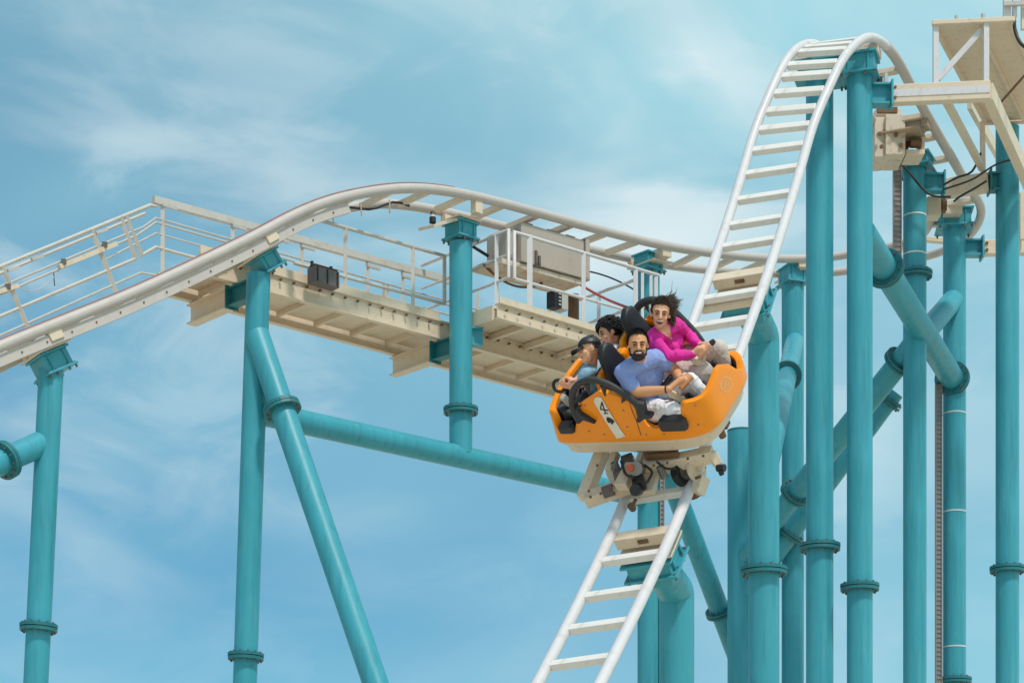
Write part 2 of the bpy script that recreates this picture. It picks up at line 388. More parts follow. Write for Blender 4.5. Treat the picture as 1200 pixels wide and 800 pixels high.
# ------------------------------------------------------------------ columns
def flange(parent, c, axis, r, name='flange', mat_=None, bolts=12):
    a = V(axis).normalized(); mb = MB()
    rf = r * 1.52
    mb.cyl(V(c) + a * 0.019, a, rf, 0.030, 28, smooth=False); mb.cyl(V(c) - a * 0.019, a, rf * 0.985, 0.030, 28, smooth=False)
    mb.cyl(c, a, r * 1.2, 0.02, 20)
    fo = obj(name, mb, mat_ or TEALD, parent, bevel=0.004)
    mb = MB(); mb.bolts(V(c) + a * 0.042, a, r * 1.28, bolts); mb.bolts(V(c) - a * 0.042, a, r * 1.28, bolts)
    obj('bolt_ring', mb, DBROWN, fo, kind='stuff')
def head_box(parent, c, ax, ay, az, L_=0.42, W_=0.36, H_=0.2, material=None):
    """I-shaped column head: c is the centre of the top face; ax along, ay across, az up."""
    m = material or TEAL; mb = MB(); c = V(c); t = 0.022
    mb.obox(c - az * t / 2, ax, ay, az, L_, W_, t)
    mb.obox(c - az * (H_ - t / 2), ax, ay, az, L_ * 1.04, W_ * 1.04, t)
    mb.obox(c - az * (H_ / 2), ax, ay, az, L_ * 0.86, W_ * 0.82, H_ - 2 * t)
    for sx in (-0.27, 0.27):
        for sy in (-1, 1): mb.obox(c - az * (H_ / 2) + ax * L_ * sx + ay * W_ * 0.43 * sy, ax, ay, az, 0.012, W_ * 0.06, H_ - 2 * t)
    ho = obj('column_head', mb, m, parent, bevel=0.003)
    mb = MB()
    for sx in (-0.44, -0.2, 0.2, 0.44):
        for sy in (-0.46, 0.46): mb.cyl(c - az * H_ + ax * L_ * sx + ay * W_ * sy, az, 0.012, 0.06, 6, smooth=False)
    obj('bolt_ring', mb, DBROWN, ho, kind='stuff')
GCOL = 'teal steel support columns'
def column(label, pts, r, flanges=(), n=26):
    pts = [V(p) for p in pts]
    o = thing('support_column', label, 'support column', (pts[0].x, pts[0].y, 0), GCOL)
    mb = MB(); mb.tube(pts, r, n); obj('pipe', mb, TEAL, o)
    for c, a in flanges: flange(o, c, a, r)
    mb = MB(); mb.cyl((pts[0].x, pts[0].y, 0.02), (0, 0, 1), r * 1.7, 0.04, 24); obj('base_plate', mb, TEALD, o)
    return o
Z = V((0, 0, 1))
def vcol(label, px, D, ytop, w_px, yfl=(), fan=True):
    top = at(px, ytop, D); r = w_px / 2 / F * D
    fl = [(V((top.x, top.y, at(px, y, D).z)), Z) for y in yfl]
    return column(label, [V((top.x, top.y, 0)), top], r, fl), top, r
def hd(deg): a = radians(deg); return V((sin(a), cos(a), 0)), V((cos(a), -sin(a), 0))
def band(parent, px, y, D, r):
    mb = MB(); p = at(px, y, D); mb.cyl(p, Z, r + 0.004, 0.018, 24); obj('pale_strap', mb, BAND, parent)
def saddle(parent, i, dn=0.16, lat=0.0, w_=0.16, l_=0.2):
    t, r, n = fr(i); mb = MB()
    mb.obox(PATH[i] - n * (0.05 + dn / 2), r, t, n, 2 * HG - 0.06, l_ * 0.5, dn)
    mb.obox(PATH[i] - n * (dn + 0.06), r, t, n, 0.46, 0.34, 0.02)
    for s in (-1, 1): mb.obox(PATH[i] + r * s * (HG - 0.02) - n * (0.03 + dn / 2), r, t, n, 0.07, l_ * 0.75, dn)
    return obj('saddle', mb, CREAM, parent, bevel=0.004)

# --- left lane columns P1, P2 (leaning), P3, P4, P5
def lane_pt(s, o, z): return V((-2.625 + s * sin(LH) - o * cos(LH), 21.0 + s * cos(LH) + o * sin(LH), z))
ax48, ay48 = hd(48)
def leaning(label, pxt, pyt, D, pxb, w_px, yfl):
    top = at(pxt, pyt, D); b800 = at(pxb, 800, D); d = (b800 - top); k = (top.z) / -(d.z); base = top + d * k
    r = w_px / 2 / F * D; fl = []
    for y in yfl:
        f_ = (y - pyt) / (800 - pyt); fl.append((top + d * f_, -d))
    return column(label, [base, top], r, fl), top, r, (top - base).normalized()
def head_on_track(o, i, drop_, L_, W_, H_=0.2):
    t, r, n = fr(i); head_box(o, PATH[i] - n * drop_, t, r, n, L_, W_, H_)
iP1 = nearest(lane_pt(-2.42, 0, PATH[0].z + 1)); 
iP1 = nearest_px(44, 396, 0, 200); iP2 = nearest_px(300, 284, 0, 250); iP3 = nearest_px(540, 234, 60, 330); iP4 = nearest_px(762, 288, 100, 400); iP5 = nearest_px(930, 309, 200, 520)
p1, t1, r1, a1 = leaning('leftmost teal column, its tilted head under the rising track', 60, 433, 19.37, 42, 29, (735,))
head_on_track(p1, iP1, 0.175, 0.34, 0.31, 0.20); saddle(level, iP1, 0.10)
p2, t2, r2, a2 = leaning('tall teal column of the A-frame at left, with a flange near its foot', 303, 322, 21.0, 287, 28, (769,))
head_on_track(p2, iP2, 0.175, 0.28, 0.28, 0.18); saddle(level, iP2, 0.10)
p3, t3, r3 = vcol('short teal column standing on the long horizontal tie pipe', 540, 22.85, 285, 27, (481,))
p3_base = at(540, 532, 22.85)
# P3 stands on the tie pipe, so shorten it
for ch in list(p3.children):
    if ch.name.startswith(('pipe', 'base_plate')): bpy.data.objects.remove(ch, do_unlink=True)
p3.location = (t3.x, t3.y, p3_base.z)
for ch in p3.children:
    pass
def rebase(o, newloc):
    d = V(newloc) - WM[o.name].translation
    for ch in o.children: ch.location = ch.location - d
    o.location = newloc; WM[o.name] = M.Translation(V(newloc))
    for ch in o.children: WM[ch.name] = M.Translation(V(newloc))
rebase(p3, (t3.x, t3.y, p3_base.z))
mb = MB(); mb.tube([p3_base, t3], r3, 26); obj('pipe', mb, TEAL, p3)
for ch in p3.children:      # mesh verts of the flange were made for the old origin at z = 0
    pass
t_, r_, n_ = fr(iP3); pt = PATH[iP3]
head_box(p3, V((t3.x, t3.y, at(540, 262, 22.85).z)), ax48, ay48, Z, 0.30, 0.30, 0.19)
mb = MB()
mb.obox(V((t3.x, t3.y, at(540, 262, 22.85).z + 0.02)), ax48, ay48, Z, 0.33, 0.33, 0.02)
mb.obox(V((t3.x, t3.y, 0)) + ay48 * 0.27 + Z * (pt.z + at(540, 262, 22.85).z + 0.0) / 2, ax48, ay48, Z, 0.10, 0.09, pt.z - at(540, 262, 22.85).z - 0.06)
mb.obox(V((t3.x, t3.y, 0)) - ay48 * 0.25 + Z * (pt.z + at(540, 262, 22.85).z - 0.02) / 2, ax48, ay48, Z, 0.10, 0.08, pt.z - at(540, 262, 22.85).z - 0.08)
obj('saddle', mb, CREAM, level, bevel=0.004)
p4, t4, r4 = vcol('far teal column behind the platform railing, rising behind the orange car', 760, 24.86, 312, 26, ())
head_box(p4, V((t4.x, t4.y, at(760, 299, 24.86).z)), ax48, ay48, Z, 0.31, 0.29, 0.21); saddle(level, iP4, 0.10)
bpy_p5 = 25.95
p5, t5, r5 = vcol('far teal column with a small head under the level track, between the bent column and the crest columns', 929, 25.95, 330, 26, ())
a70, b70 = hd(70)
head_box(p5, V((t5.x, t5.y, at(929, 314, 25.95).z)), a70, b70, Z, 0.30, 0.34, 0.22); saddle(level, iP5, 0.08)

# --- crest columns
c1, tc1, rc1 = vcol('thick teal column under the crest, left of the pair, flange low down', 960.5, 20.9, 92, 32, (641,))
a20, b20 = hd(17)
head_box(c1, V((tc1.x, tc1.y, at(960, 76, 20.9).z)), b20, a20, Z, 0.46, 0.38, 0.19)
c2, tc2, rc2 = vcol('teal column under the crest, right of the pair, carrying the upper walkway arm', 1007.5, 20.7, 88, 30, (688,))
head_box(c2, V((tc2.x, tc2.y, at(1008, 67, 20.7).z)), b20, a20, Z, 0.37, 0.34, 0.215)
iC = nearest(V((tc1.x + 0.2, tc1.y, 9.4 + 1.7)), I_CREST - 30, I_CREST + 40)
mb = MB()
zc = at(960, 76, 20.9).z; mb.box(V((tc1.x - 0.24, tc1.y + 0.06, zc + 0.05)), V((tc2.x + 0.2, tc2.y - 0.02, at(1008, 67, 20.7).z + 0.05)), 0.2, 0.09)
obj('saddle', mb, CREAM, drop, bevel=0.005)

# --- bent columns carrying the steep track
def bent(label, px, D, ybend, ybend2, head_px, w_px, yfl):
    k = nearest_px(head_px[0], head_px[1], I_D0 + 8); t, r, n = fr(k)
    hp = PATH[k] - n * 0.20; r_ = w_px / 2 / F * D
    b = at(px, ybend, D); e_ = hp - n * 0.15; dd = (e_ - b).normalized(); q0, q2 = b - V((0, 0, .10)), b + dd * .10
    pts = [V((b.x, b.y, 0)), q0] + [q0.lerp(b, t_q).lerp(b.lerp(q2, t_q), t_q) for t_q in (.25, .5, .75)] + [q2, e_]
    fl = [(V((b.x, b.y, at(px, y, D).z)), Z) for y in yfl]
    o = column(label, pts, r_, fl)
    head_box(o, hp, t, r, n, 0.40, 0.46, 0.16)
    mb = MB(); mb.obox(hp - n * 0.21 - V((0, 0, 0.0)), r, t, n, 0.3, 0.3, 0.1)
    obj('neck_plate', mb, TEAL, o, bevel=0.006)
    s = MB(); p = PATH[k]
    s.obox(p - n * 0.065, r, t, n, 2 * HG - 0.075, 0.115, 0.10); s.obox(p - n * 0.165, r, t, n, 0.5, 0.36, 0.02)
    sd_ = obj('saddle', s, CREAM, drop, bevel=0.006)
    s = MB(); s.obox(p - n * 0.06 - t * -0.059, r, t, n, 0.09, 0.02, 0.035); obj('slot', s, RUST, sd_)
    return o, k
c0, k0 = bent('bent teal column reaching in under the steep track above the orange car', 895, 19.35, 394, 0, (851, 314), 36.5, (669,))
cb, kb = bent('bent teal column holding the steep track below the orange car', 793, 17.5, 692, 0, (754, 620), 41, ())
# round ended cross tube below the upper saddle
t, r, n = fr(k0 + 6)
mb = MB(); mb.tube([PATH[k0 + 6] - r * 0.26 - n * 0.10 , PATH[k0 + 6] + r * 0.30 - n * 0.10], 0.045, 14); obj('cross_tube', mb, CREAM, drop)

cs, tcs, rcs = vcol('short teal column with a closed round top, half hidden behind the bent column', 868, 26.0, 505, 31, ())
mb = MB(); mb.cyl(tcs, Z, rcs * 1.02, 0.02, 26); obj('top_cap', mb, TEALD, cs)
c4, tc4, rc4 = vcol('teal column under the rusty brake housing, with a big ring flange and pale straps', 1072, 23.1, 200, 27, (322,))
a25, b25 = hd(25)
head_box(c4, V((tc4.x, tc4.y, at(1072, 184, 23.1).z)), b25, a25, Z, 0.40, 0.36, 0.15)
for y in (254, 299, 373): band(c4, 1072, y, 23.1, rc4)
mb = MB(); mb.cyl(at(1072, 318, 23.1), Z, rc4 * 1.35, 0.05, 26, rc4 * 1.05); obj('collar', mb, TEAL, c4)
c5, tc5, rc5 = vcol('teal column with a wide boxed head under the hairpin, beside a tall cable tray', 1118.5, 24.5, 268, 26.5, (797,))
a5, b5 = hd(6); head_box(c5, V((tc5.x, tc5.y, at(1118, 248, 24.5).z)), b5, a5, Z, 0.42, 0.38, 0.22)
for y in (485, 600, 758): band(c5, 1118.5, y, 24.5, rc5)
c6, tc6, rc6 = vcol('rightmost teal column passing up behind the upper walkway beam', 1180.5, 23.0, 150, 27, (667,))
saddle(level, nearest(V((tc5.x, tc5.y, 11)), 300), 0.1); saddle(level, nearest(V((tc4.x, tc4.y, 11)), 300), 0.1)

# ------------------------------------------------------------------ brace pipes
GB = 'teal brace pipes between the columns'
def brace(label, p0, p1, r, fl=()):
    p0, p1 = V(p0), V(p1)
    o = thing('brace_pipe', label, 'brace pipe', p0, GB)
    mb = MB(); mb.tube([p0, p1], r, 24); obj('pipe', mb, TEAL, o)
    for f_ in fl: flange(o, p0.lerp(p1, f_), p1 - p0, r)
    return o
def frac(p0, p1, x=None, y=None):
    best = min(range(401), key=lambda k: abs((proj(p0.lerp(p1, k / 400))[0] - x) if x is not None else (proj(p0.lerp(p1, k / 400))[1] - y)))
    return best / 400
a_, b_ = at(303, 483, 21.0), at(758, 583, 24.86)
brace('long teal horizontal tie pipe running from the A-frame to behind the car', a_, b_, 0.125)
a_ = at(301, 392, 20.95); b_ = at(442, 806, 20.1); d_ = b_ - a_; b2 = a_ + d_ * (a_.z / -d_.z)
brace('slanting teal leg of the A-frame at left, flange near its top', a_, b2, 0.128, (frac(a_, b2, y=478),))
a_ = at(50, 519, 19.37); b_ = at(-8, 545, 18.9); d_ = (b_ - a_)
brace('teal pipe leaving the leftmost column towards the left edge', a_, a_ + d_ * (a_.z / -d_.z), 0.118, (frac(a_, a_ + d_ * 3, x=6) * 3 / (a_.z / -d_.z),))
a_, b_ = at(1010, 272, 20.72), at(1118, 447, 24.5)
brace('thick pale teal pipe slanting from the crest column down to the hairpin column', a_, b_, 0.137, (frac(a_, b_, x=1036), frac(a_, b_, x=1117) * 0.985))
a_, b_ = at(1072, 402, 23.1), at(868, 658, 26.0)
brace('slanting teal pipe from the ring flange column down to the left, two flanges', a_, b_, 0.128, (frac(a_, b_, x=1055), frac(a_, b_, x=932)))
a_, b_ = at(1118, 350, 24.5), at(1072, 404, 23.1)
brace('short slanting teal pipe between the ring flange column and the hairpin column', a_, b_, 0.125)
a_, b_ = at(1048, 458, 25.0), at(868, 703, 26.0)
brace('second slanting teal pipe running just below the longer one, lower flange', a_, b_, 0.128, (frac(a_, b_, x=1040), frac(a_, b_, x=925)))
a_, b_ = at(931, 400, 25.9), at(895, 562, 19.4)
brace('pale slim teal pipe slanting from the far column behind the bent column', a_, b_, 0.115, (frac(a_, b_, y=440),))
a_, b_ = at(752, 470, 24.9), at(880, 812, 27.2); b_ = a_ + (b_ - a_) * (a_.z / (a_.z - b_.z))
brace('slanting teal pipe behind the car bogie ending behind the short column', a_, b_, 0.128, (frac(a_, b_, y=716),))

# ------------------------------------------------------------------ cable trays and straps
GT = 'cable trays on the columns'
def tray(label, p0, p1, wd, col=TRAY):
    p0, p1 = V(p0), V(p1); d = (p1 - p0); ln = d.length
    o = thing('cable_tray', label, 'cable tray', p0, GT)
    for s in (-1, 1):
        mb = MB(); mb.box(p0 + V((s * wd / 2, 0, 0)), p1 + V((s * wd / 2, 0, 0)), 0.012, 0.05, V((0, 1, 0))); obj('side_rail', mb, col, o)
    mb = MB(); mb.box(p0 + V((0, .002, 0)), p1 + V((0, .002, 0)), wd - .013, 0.016, V((0, 1, 0))); obj('back_sheet', mb, col, o)
    mb = MB(); n = int(ln / 0.055)
    for k in range(n):
        p = p0 + d * ((k + 0.5) / n); mb.box(p - V((wd / 2 - .006, 0, 0)), p + V((wd / 2 - .006, 0, 0)), 0.03, 0.022)
    obj('rung', mb, col, o, kind='stuff')
tray('short brown cable tray beside the ring flange column', at(1051.5, 314, 23.0), at(1051.5, 196, 23.0), 0.085)
tb = at(1100, 450, 24.4); tray('tall brown cable tray running down beside the hairpin column', V((tb.x, tb.y, 0)), tb, 0.07)
tb = at(776, 545, 24.8); tray('dark slim cable tray beside the far column below the car', V((tb.x - 0.03, tb.y, 0)), tb, 0.045)
a_, b_ = (at(1010, 272, 20.72).lerp(at(1118, 447, 24.5), q) + V((-.115, -.17, -.055)) for q in (.50, .90))
o = thing('cable_duct', 'cream cable duct hung under the thick slanting pipe', 'cable duct', a_)
mb = MB(); mb.box(a_, b_, 0.035, 0.045); obj('duct', mb, CREAM, o); mb = MB(); mb.box(a_ + V((-0.03, 0, -.02)), b_ + V((-.03, 0, -.02)), 0.02, 0.04); obj('clamp_rail', mb, DBROWN, o)

# ------------------------------------------------------------------ left walkway
wk = thing('walkway', 'long cream maintenance walkway with railings behind the left track', 'walkway', lane_pt(0, 0.7, 0))
S0, S1, ON, OF = -0.48, 5.6, 0.33, 1.12
ZB, ZT = 7.23 + CZ, 7.44 + CZ
U48 = ax48; Pp = V((-cos(LH), sin(LH), 0))
mb = MB(); mb.ibeam(lane_pt(S0, ON, (ZB + ZT) / 2), lane_pt(S1, ON, (ZB + ZT) / 2), 0.07, ZT - ZB); obj('side_beam', mb, CREAM, wk)
mb = MB(); mb.ibeam(lane_pt(S0, OF, (ZB + ZT) / 2), lane_pt(S1, OF, (ZB + ZT) / 2), 0.07, ZT - ZB); obj('side_beam', mb, CREAM, wk)
mb = MB(); k = 12
for q in range(k):
    sa, sb = S0 + (S1 - S0) * q / k + 0.002, S0 + (S1 - S0) * (q + 1) / k - 0.002
    m_ = MB(); m_.box(lane_pt(sa, (ON + OF) / 2, ZT - 0.08), lane_pt(sb, (ON + OF) / 2, ZT - 0.08), OF - ON - 0.075, 0.012); obj('deck_plate', m_, CREAM, wk)
for q in range(k + 1):
    s = S0 + (S1 - S0) * q / k
    m_ = MB(); m_.box(lane_pt(s, ON + 0.037, ZT - 0.115), lane_pt(s, OF - 0.037, ZT - 0.115), 0.035, 0.055); obj('cross_member', m_, CREAM, wk)
# toe board along the near edge with bolts
mb = MB(); mb.box(lane_pt(S0, ON - 0.03, ZT + 0.035), lane_pt(2.7, ON - 0.03, ZT + 0.035), 0.012, 0.09); obj('toe_board', mb, CREAM, wk)
mb = MB()
for q in range(40): mb.cyl(lane_pt(S0 + 0.15 + q * 0.17, ON - 0.04, ZT - 0.05), Pp, 0.013, 0.03, 6, smooth=False)
obj('bolt_row', mb, RUST, wk, kind='stuff')
# cantilever arms from P2 and P3 under the deck
for s, zz in ((0.0, 0), (2.76, 0)):
    m_ = MB(); m_.ibeam(lane_pt(s, 0.46, ZB - 0.115), lane_pt(s, 1.2, ZB - 0.115), 0.12, 0.21, 0.016); obj('cantilever_beam', m_, CREAM, wk)
for o_, r__, s in ((p2, r2, 0.0), (p3, r3, 2.76)):
    m_ = MB(); m_.ibeam(lane_pt(s, 0.10, ZB - 0.115), lane_pt(s, 0.43, ZB - 0.115), 0.11, 0.20, 0.016)
    m_.obox(lane_pt(s, 0.44, ZB - 0.115), U48, Pp, Z, 0.16, 0.018, 0.24); obj('bracket', m_, TEALD, o_)
m_ = MB(); m_.ibeam(lane_pt(2.76 + 0.10, -0.02, ZB - 0.02), lane_pt(2.76 + 0.24, -0.1, ZB - 0.02), 0.11, 0.2, 0.016); obj('bracket', m_, TEAL, p3)
# wide platform by the motor housing
mb = MB(); PN, PS0, PS1 = -0.42, 2.93, 5.6; PZB, PZT = 7.33 + CZ, 7.50 + CZ
mb.ibeam(lane_pt(PS0, PN, (PZB + PZT) / 2), lane_pt(PS1, PN, (PZB + PZT) / 2), 0.07, PZT - PZB); obj('side_beam', mb, CREAM, wk)
for q in range(5):
    sa, sb = PS0 + (PS1 - PS0) * q / 5 + .002, PS0 + (PS1 - PS0) * (q + 1) / 5 - .002
    m_ = MB(); m_.box(lane_pt(sa, (PN + ON) / 2 + .05, PZT - 0.05), lane_pt(sb, (PN + ON) / 2 + .05, PZT - 0.05), ON - PN + 0.02, 0.012); obj('deck_plate', m_, CREAM, wk)
for q in range(6):
    s = PS0 + 0.02 + (PS1 - PS0 - .04) * q / 5
    m_ = MB(); m_.box(lane_pt(s, PN + 0.04, PZT - 0.10), lane_pt(s, ON - 0.04, PZT - 0.10), 0.05, 0.07); obj('cross_member', m_, CREAM, wk)
mb = MB(); mb.box(lane_pt(PS0 - 0.03, PN + .03, PZT - 0.10), lane_pt(PS0 - 0.03, ON, PZT - 0.10), 0.02, 0.16); obj('end_plate', mb, CREAM, wk)
mb = MB(); mb.box(lane_pt(PS0, PN - 0.04, PZT + 0.03), lane_pt(PS1, PN - 0.04, PZT + 0.03), 0.012, 0.07); obj('toe_board', mb, CREAM, wk)
mb = MB()
for q in range(14): mb.cyl(lane_pt(PS0 + 0.1 + q * 0.19, PN - 0.05, PZT - 0.07), Pp, 0.013, 0.03, 6, smooth=False)
obj('bolt_row', mb, RUST, wk, kind='stuff')
def s_at(px, o, z=None):      # lane coordinate of the column px on the line at offset o
    k = (px - CX) / F; D = (25.93 + 1.494 * o) / (1.11 - k); p = V((k * D, D, 0)) - V((-2.625, 21.0, 0))
    return p.x * sin(LH) + p.y * cos(LH)
def rail_run(pts, r, mat_=None, name='handrail'):
    mat_ = mat_ or RAILG
    m_ = MB(); m_.tube(pts, r, 8); return obj(name, m_, mat_, wk)
def post(p0, p1, wd=0.05, mat_=None, name='railing_post'):
    mat_ = mat_ or RAILG; wd *= 0.88
    m_ = MB(); m_.box(p0, p1, wd, wd * 0.8, V((0, 1, 0)) if abs((V(p1) - V(p0)).normalized().z) > .5 else Z); return obj(name, m_, mat_, wk)
# far railing, level part (thick top rail) and its thin rails
ZF = 8.22 + CZ
sL, sR = s_at(180, OF), s_at(527, OF)
m_ = MB(); m_.box(lane_pt(sL, OF, 8.20 + CZ), lane_pt(sR, OF, 8.28 + CZ), 0.06, 0.075); obj('handrail', m_, RAILG, wk)
inc = lambda px, py: at(px, py, (25.93 + 1.494 * OF) / (1.11 - (px - CX) / F))
for dz, rr, lead in ((0.205, 0.011, ((-60, 361), (168, 266))), (0.25, 0.012, ((-60, 371), (160, 276))), (0.365, 0.010, ((120, 306),)), (0.51, 0.018, ((167, 298.5),))):
    rail_run([inc(*q) for q in lead] + [lane_pt(sL + 0.03, OF, ZF - dz), lane_pt(s_at(690, OF), OF, ZF - dz + 0.03)], rr, GREYP if rr < .015 else RAILG, 'railing_wire' if rr < .015 else 'handrail')
for px in (191, 273, 323, 354, 431, 472, 560):
    s = s_at(px, OF); post(lane_pt(s, OF, ZT), lane_pt(s, OF, ZF - 0.0), 0.045)
    if px < 500:
        m_ = MB(); m_.box(lane_pt(s - 0.02, OF - .02, ZF - 0.055), lane_pt(s + 0.16, OF - .02, ZF - 0.055), 0.03, 0.03); obj('rail_clamp', m_, GREYP, wk)
# near railing
ZN = 8.17 + CZ
sA0, sA1 = s_at(345, ON), s_at(521, ON)
rail_run([lane_pt(sA0, ON, ZN - 0.02), lane_pt(sA1, ON, ZN + 0.02), lane_pt(sA1, ON, ZN - 0.52)], 0.022)
rail_run([lane_pt(sA0, ON, ZN - 0.55), lane_pt(sA1, ON, ZN - 0.52)], 0.02)
for px in (405, 484): s = s_at(px, ON); post(lane_pt(s, ON, ZT), lane_pt(s, ON, ZN), 0.045)
for px in (450, 455): s = s_at(px, ON + .4); post(lane_pt(s, ON + .4, ZT - .05), lane_pt(s, ON + .4, ZT + 0.42), 0.035, CREAM)
# inclined railing at the left (far side), parallel with the rising track
inc = lambda px, py: at(px, py, (25.93 + 1.494 * OF) / (1.11 - (px - CX) / F))
def irun(a, b, r, m=None, nm='handrail', ext=True):
    p, q = inc(*a), inc(*b); rail_run([p, q], r, m, nm)
rail_run([inc(-60, 338), inc(0, 312.5), inc(176, 240.6), inc(183, 242)], 0.020)
irun((-60, 345), (170, 250), 0.016); 
irun((-60, 396), (159, 303), 0.017)
rail_run([inc(-60, 420), inc(0, 393), inc(165, 319.5), inc(186, 323)], 0.012, GREYP, 'railing_wire')
for a, b, wd in (((3, 313), (36, 392), 0.055), ((108, 270), (139, 350), 0.055), ((141, 254), (159, 303), 0.05), ((147, 252), (167, 301), 0.05)):
    post(inc(*a), inc(*b), wd)
mb = MB(); mb.box(inc(70, 314) - V((0, .03, 0)), inc(137, 287) - V((0, .03, 0)), 0.05, 0.045); obj('cable_trunking', mb, CREAM, wk)
mb = MB(); mb.box(inc(-40, 356) - V((0, .03, 0)), inc(22, 336) - V((0, .03, 0)), 0.05, 0.04); obj('cable_trunking', mb, CREAM, wk)
for px, py in ((76, 309), (124, 289), (11, 338)):
    mb = MB(); c = inc(px, py) - V((0, .05, 0)); mb.obox(c, V((1, 0, 0)), V((0, 1, 0)), Z, 0.05, 0.05, 0.05); obj('junction_box', mb, DBROWN, wk)
for px, py in ((17, 316), (120, 272), (45, 303)):
    mb = MB(); mb.box(inc(px - 7, py + 2) - V((0, .03, 0)), inc(px + 6, py - 2) - V((0, .03, 0)), 0.03, 0.03); obj('rail_clamp', mb, GREYP, wk)
def sag(a, b, d, n=12): return [V(a).lerp(V(b), k / n) - V((0, 0, d * 4 * (k / n) * (1 - k / n))) for k in range(n + 1)]
rail_run(sag(inc(25, 338), inc(70, 315), 0.10), 0.005, GREYP, 'cable'); rail_run(sag(inc(63, 318), inc(64, 335), 0.02), 0.005, CABLE, 'cable')
# inclined stringer and steps behind the rising track
ia = [lane_pt(s_at(-60, OF), OF, inc(-60, 450).z), lane_pt(S0, OF, ZT - .1)]
mb = MB(); mb.box(inc(-60, 455), lane_pt(S0 + .02, OF, ZT - 0.12), 0.05, 0.14); obj('stair_stringer', mb, CREAM, wk)
mb = MB(); d_ = lane_pt(0, ON + .05, 0) - lane_pt(0, OF, 0)
mb.box(inc(-60, 455) + d_, lane_pt(S0 + .02, ON + .05, ZT - 0.12), 0.05, 0.14); obj('stair_stringer', mb, CREAM, wk)
for q in range(9):
    p = inc(-60, 455).lerp(lane_pt(S0 + .02, OF, ZT - 0.12), (q + .5) / 9); m_ = MB(); m_.box(p + d_ * .05, p + d_ * .95, 0.2, 0.02); obj('stair_tread', m_, CREAM, wk)
# platform railing (near side and both ends)
ZP = 8.36 + CZ; pa, pb = s_at(603, PN), s_at(745, PN)
rail_run([lane_pt(pa, PN, ZP - .53), lane_pt(pa, PN, ZP - 0.01), lane_pt(s_at(772, PN), PN, ZP + 0.04)], 0.021, RAIL)
rail_run([lane_pt(pa, PN, ZP - 0.53), lane_pt(pb, PN, ZP - 0.49)], 0.018, RAIL)
for px, wd in ((621, 0.07), (684, 0.055), (745, 0.06), (753, 0.04), (763, 0.04), (769, 0.05)):
    s = s_at(px, PN); post(lane_pt(s, PN, PZT - (0.0 if px < 750 else -0.12)), lane_pt(s, PN, ZP + 0.01), wd, RAIL)
sE = pa - 0.07
rail_run([lane_pt(sE, PN + .02, ZP - .53), lane_pt(sE, PN + .02, ZP - 0.0), lane_pt(sE, OF, ZP)], 0.02, RAIL)
rail_run([lane_pt(sE, PN + .02, ZP - 0.53), lane_pt(sE, OF, ZP - 0.53)], 0.017, RAIL); rail_run([lane_pt(sE, PN + .02, ZP - 0.27), lane_pt(sE, OF, ZP - 0.27)], 0.014, RAIL)
for o in (PN + 0.22, 0.4): post(lane_pt(sE, o, PZT - .02), lane_pt(sE, o, ZP), 0.05, RAIL)
for dz in (0.10, 0.42): rail_run([lane_pt(pb, PN, ZP - dz), lane_pt(pb, OF, ZP - dz)], 0.02, RAIL)
post(lane_pt(pb, 0.2, PZT - .02), lane_pt(pb, 0.2, ZP - .1), 0.05, RAIL)
# things on the walkway
o = thing('control_box', 'dark brown control box hung on the walkway railing', 'control box', at(379, 338, 22.2))
c = at(379, 326, 21.75); mb = MB(); mb.obox(c, U48, Pp, Z, 0.33, 0.14, 0.175); obj('body', mb, DBROWN, o, bevel=0.012)
mb = MB(); mb.obox(c + Z * 0.098, U48, Pp, Z, 0.30, 0.11, 0.02); obj('lid', mb, BLACK, o, bevel=.004)
for s in (-0.15, 0.1): mb = MB(); mb.cyl(c + U48 * s + Z * 0.12, Z, 0.018, 0.05, 10); obj('cable_gland', mb, BLACK, o)
for s in (-0.13, 0, 0.13): mb = MB(); mb.obox(c + U48 * s - Pp * 0.075, U48, Pp, Z, 0.012, 0.012, 0.15); obj('rib', mb, BLACK, o)
o = thing('electric_box', 'small grey and black slotted box on the platform behind the railing', 'electric box', at(653, 364, 23.6))
c = at(653, 353, 23.6); mb = MB(); mb.obox(c + U48 * .06, U48, Pp, Z, 0.10, 0.14, 0.2); obj('body', mb, GREYP, o, bevel=.005)
mb = MB(); mb.obox(c - U48 * .05, U48, Pp, Z, 0.11, 0.14, 0.19); obj('slotted_side', mb, BLACK, o, bevel=.005)
for q in range(4):
    mb = MB(); mb.obox(c - U48 * .03 - Pp * .075 + Z * (-.06 + q * .04), U48, Pp, Z, 0.03, 0.012, 0.016); obj('louvre', mb, GREYP, o)
# motor housing under the track
hs0, hs1, hz0, hz1 = 3.40, 4.44, 8.13 + CZ, 8.57 + CZ
mo = thing('motor_housing', 'large grey beige motor housing hung under the level track above the platform', 'motor housing', lane_pt(3.87, 0, hz0))
def hb(s0, s1, o0, o1, z0, z1, nm, mt, bev=0.006, lift=0.03):
    m_ = MB(); c0_ = [lane_pt(s, o, z + (lift * (s - 3.29))) for z in (z0, z1) for s, o in ((s0, o0), (s1, o0), (s1, o1), (s0, o1))]
    m_.add(c0_, [(3, 2, 1, 0), (4, 5, 6, 7), (0, 1, 5, 4), (1, 2, 6, 5), (2, 3, 7, 6), (3, 0, 4, 7)]); return obj(nm, m_, mt, mo, bevel=bev)
HOUS = mat('housing_paint', (0.45, 0.375, 0.32), 0.5, var=0.08, scale=3, dirt=(0.3, 0.22, 0.16), dirt_amt=0.35)
hb(hs0 + .05, hs1, -0.25, 0.25, hz0, hz1, 'side_panel', HOUS); hb(hs1 + .004, hs1 + 0.07, -0.27, 0.27, hz0 - 0.02, hz1 + 0.03, 'end_panel', HOUS)
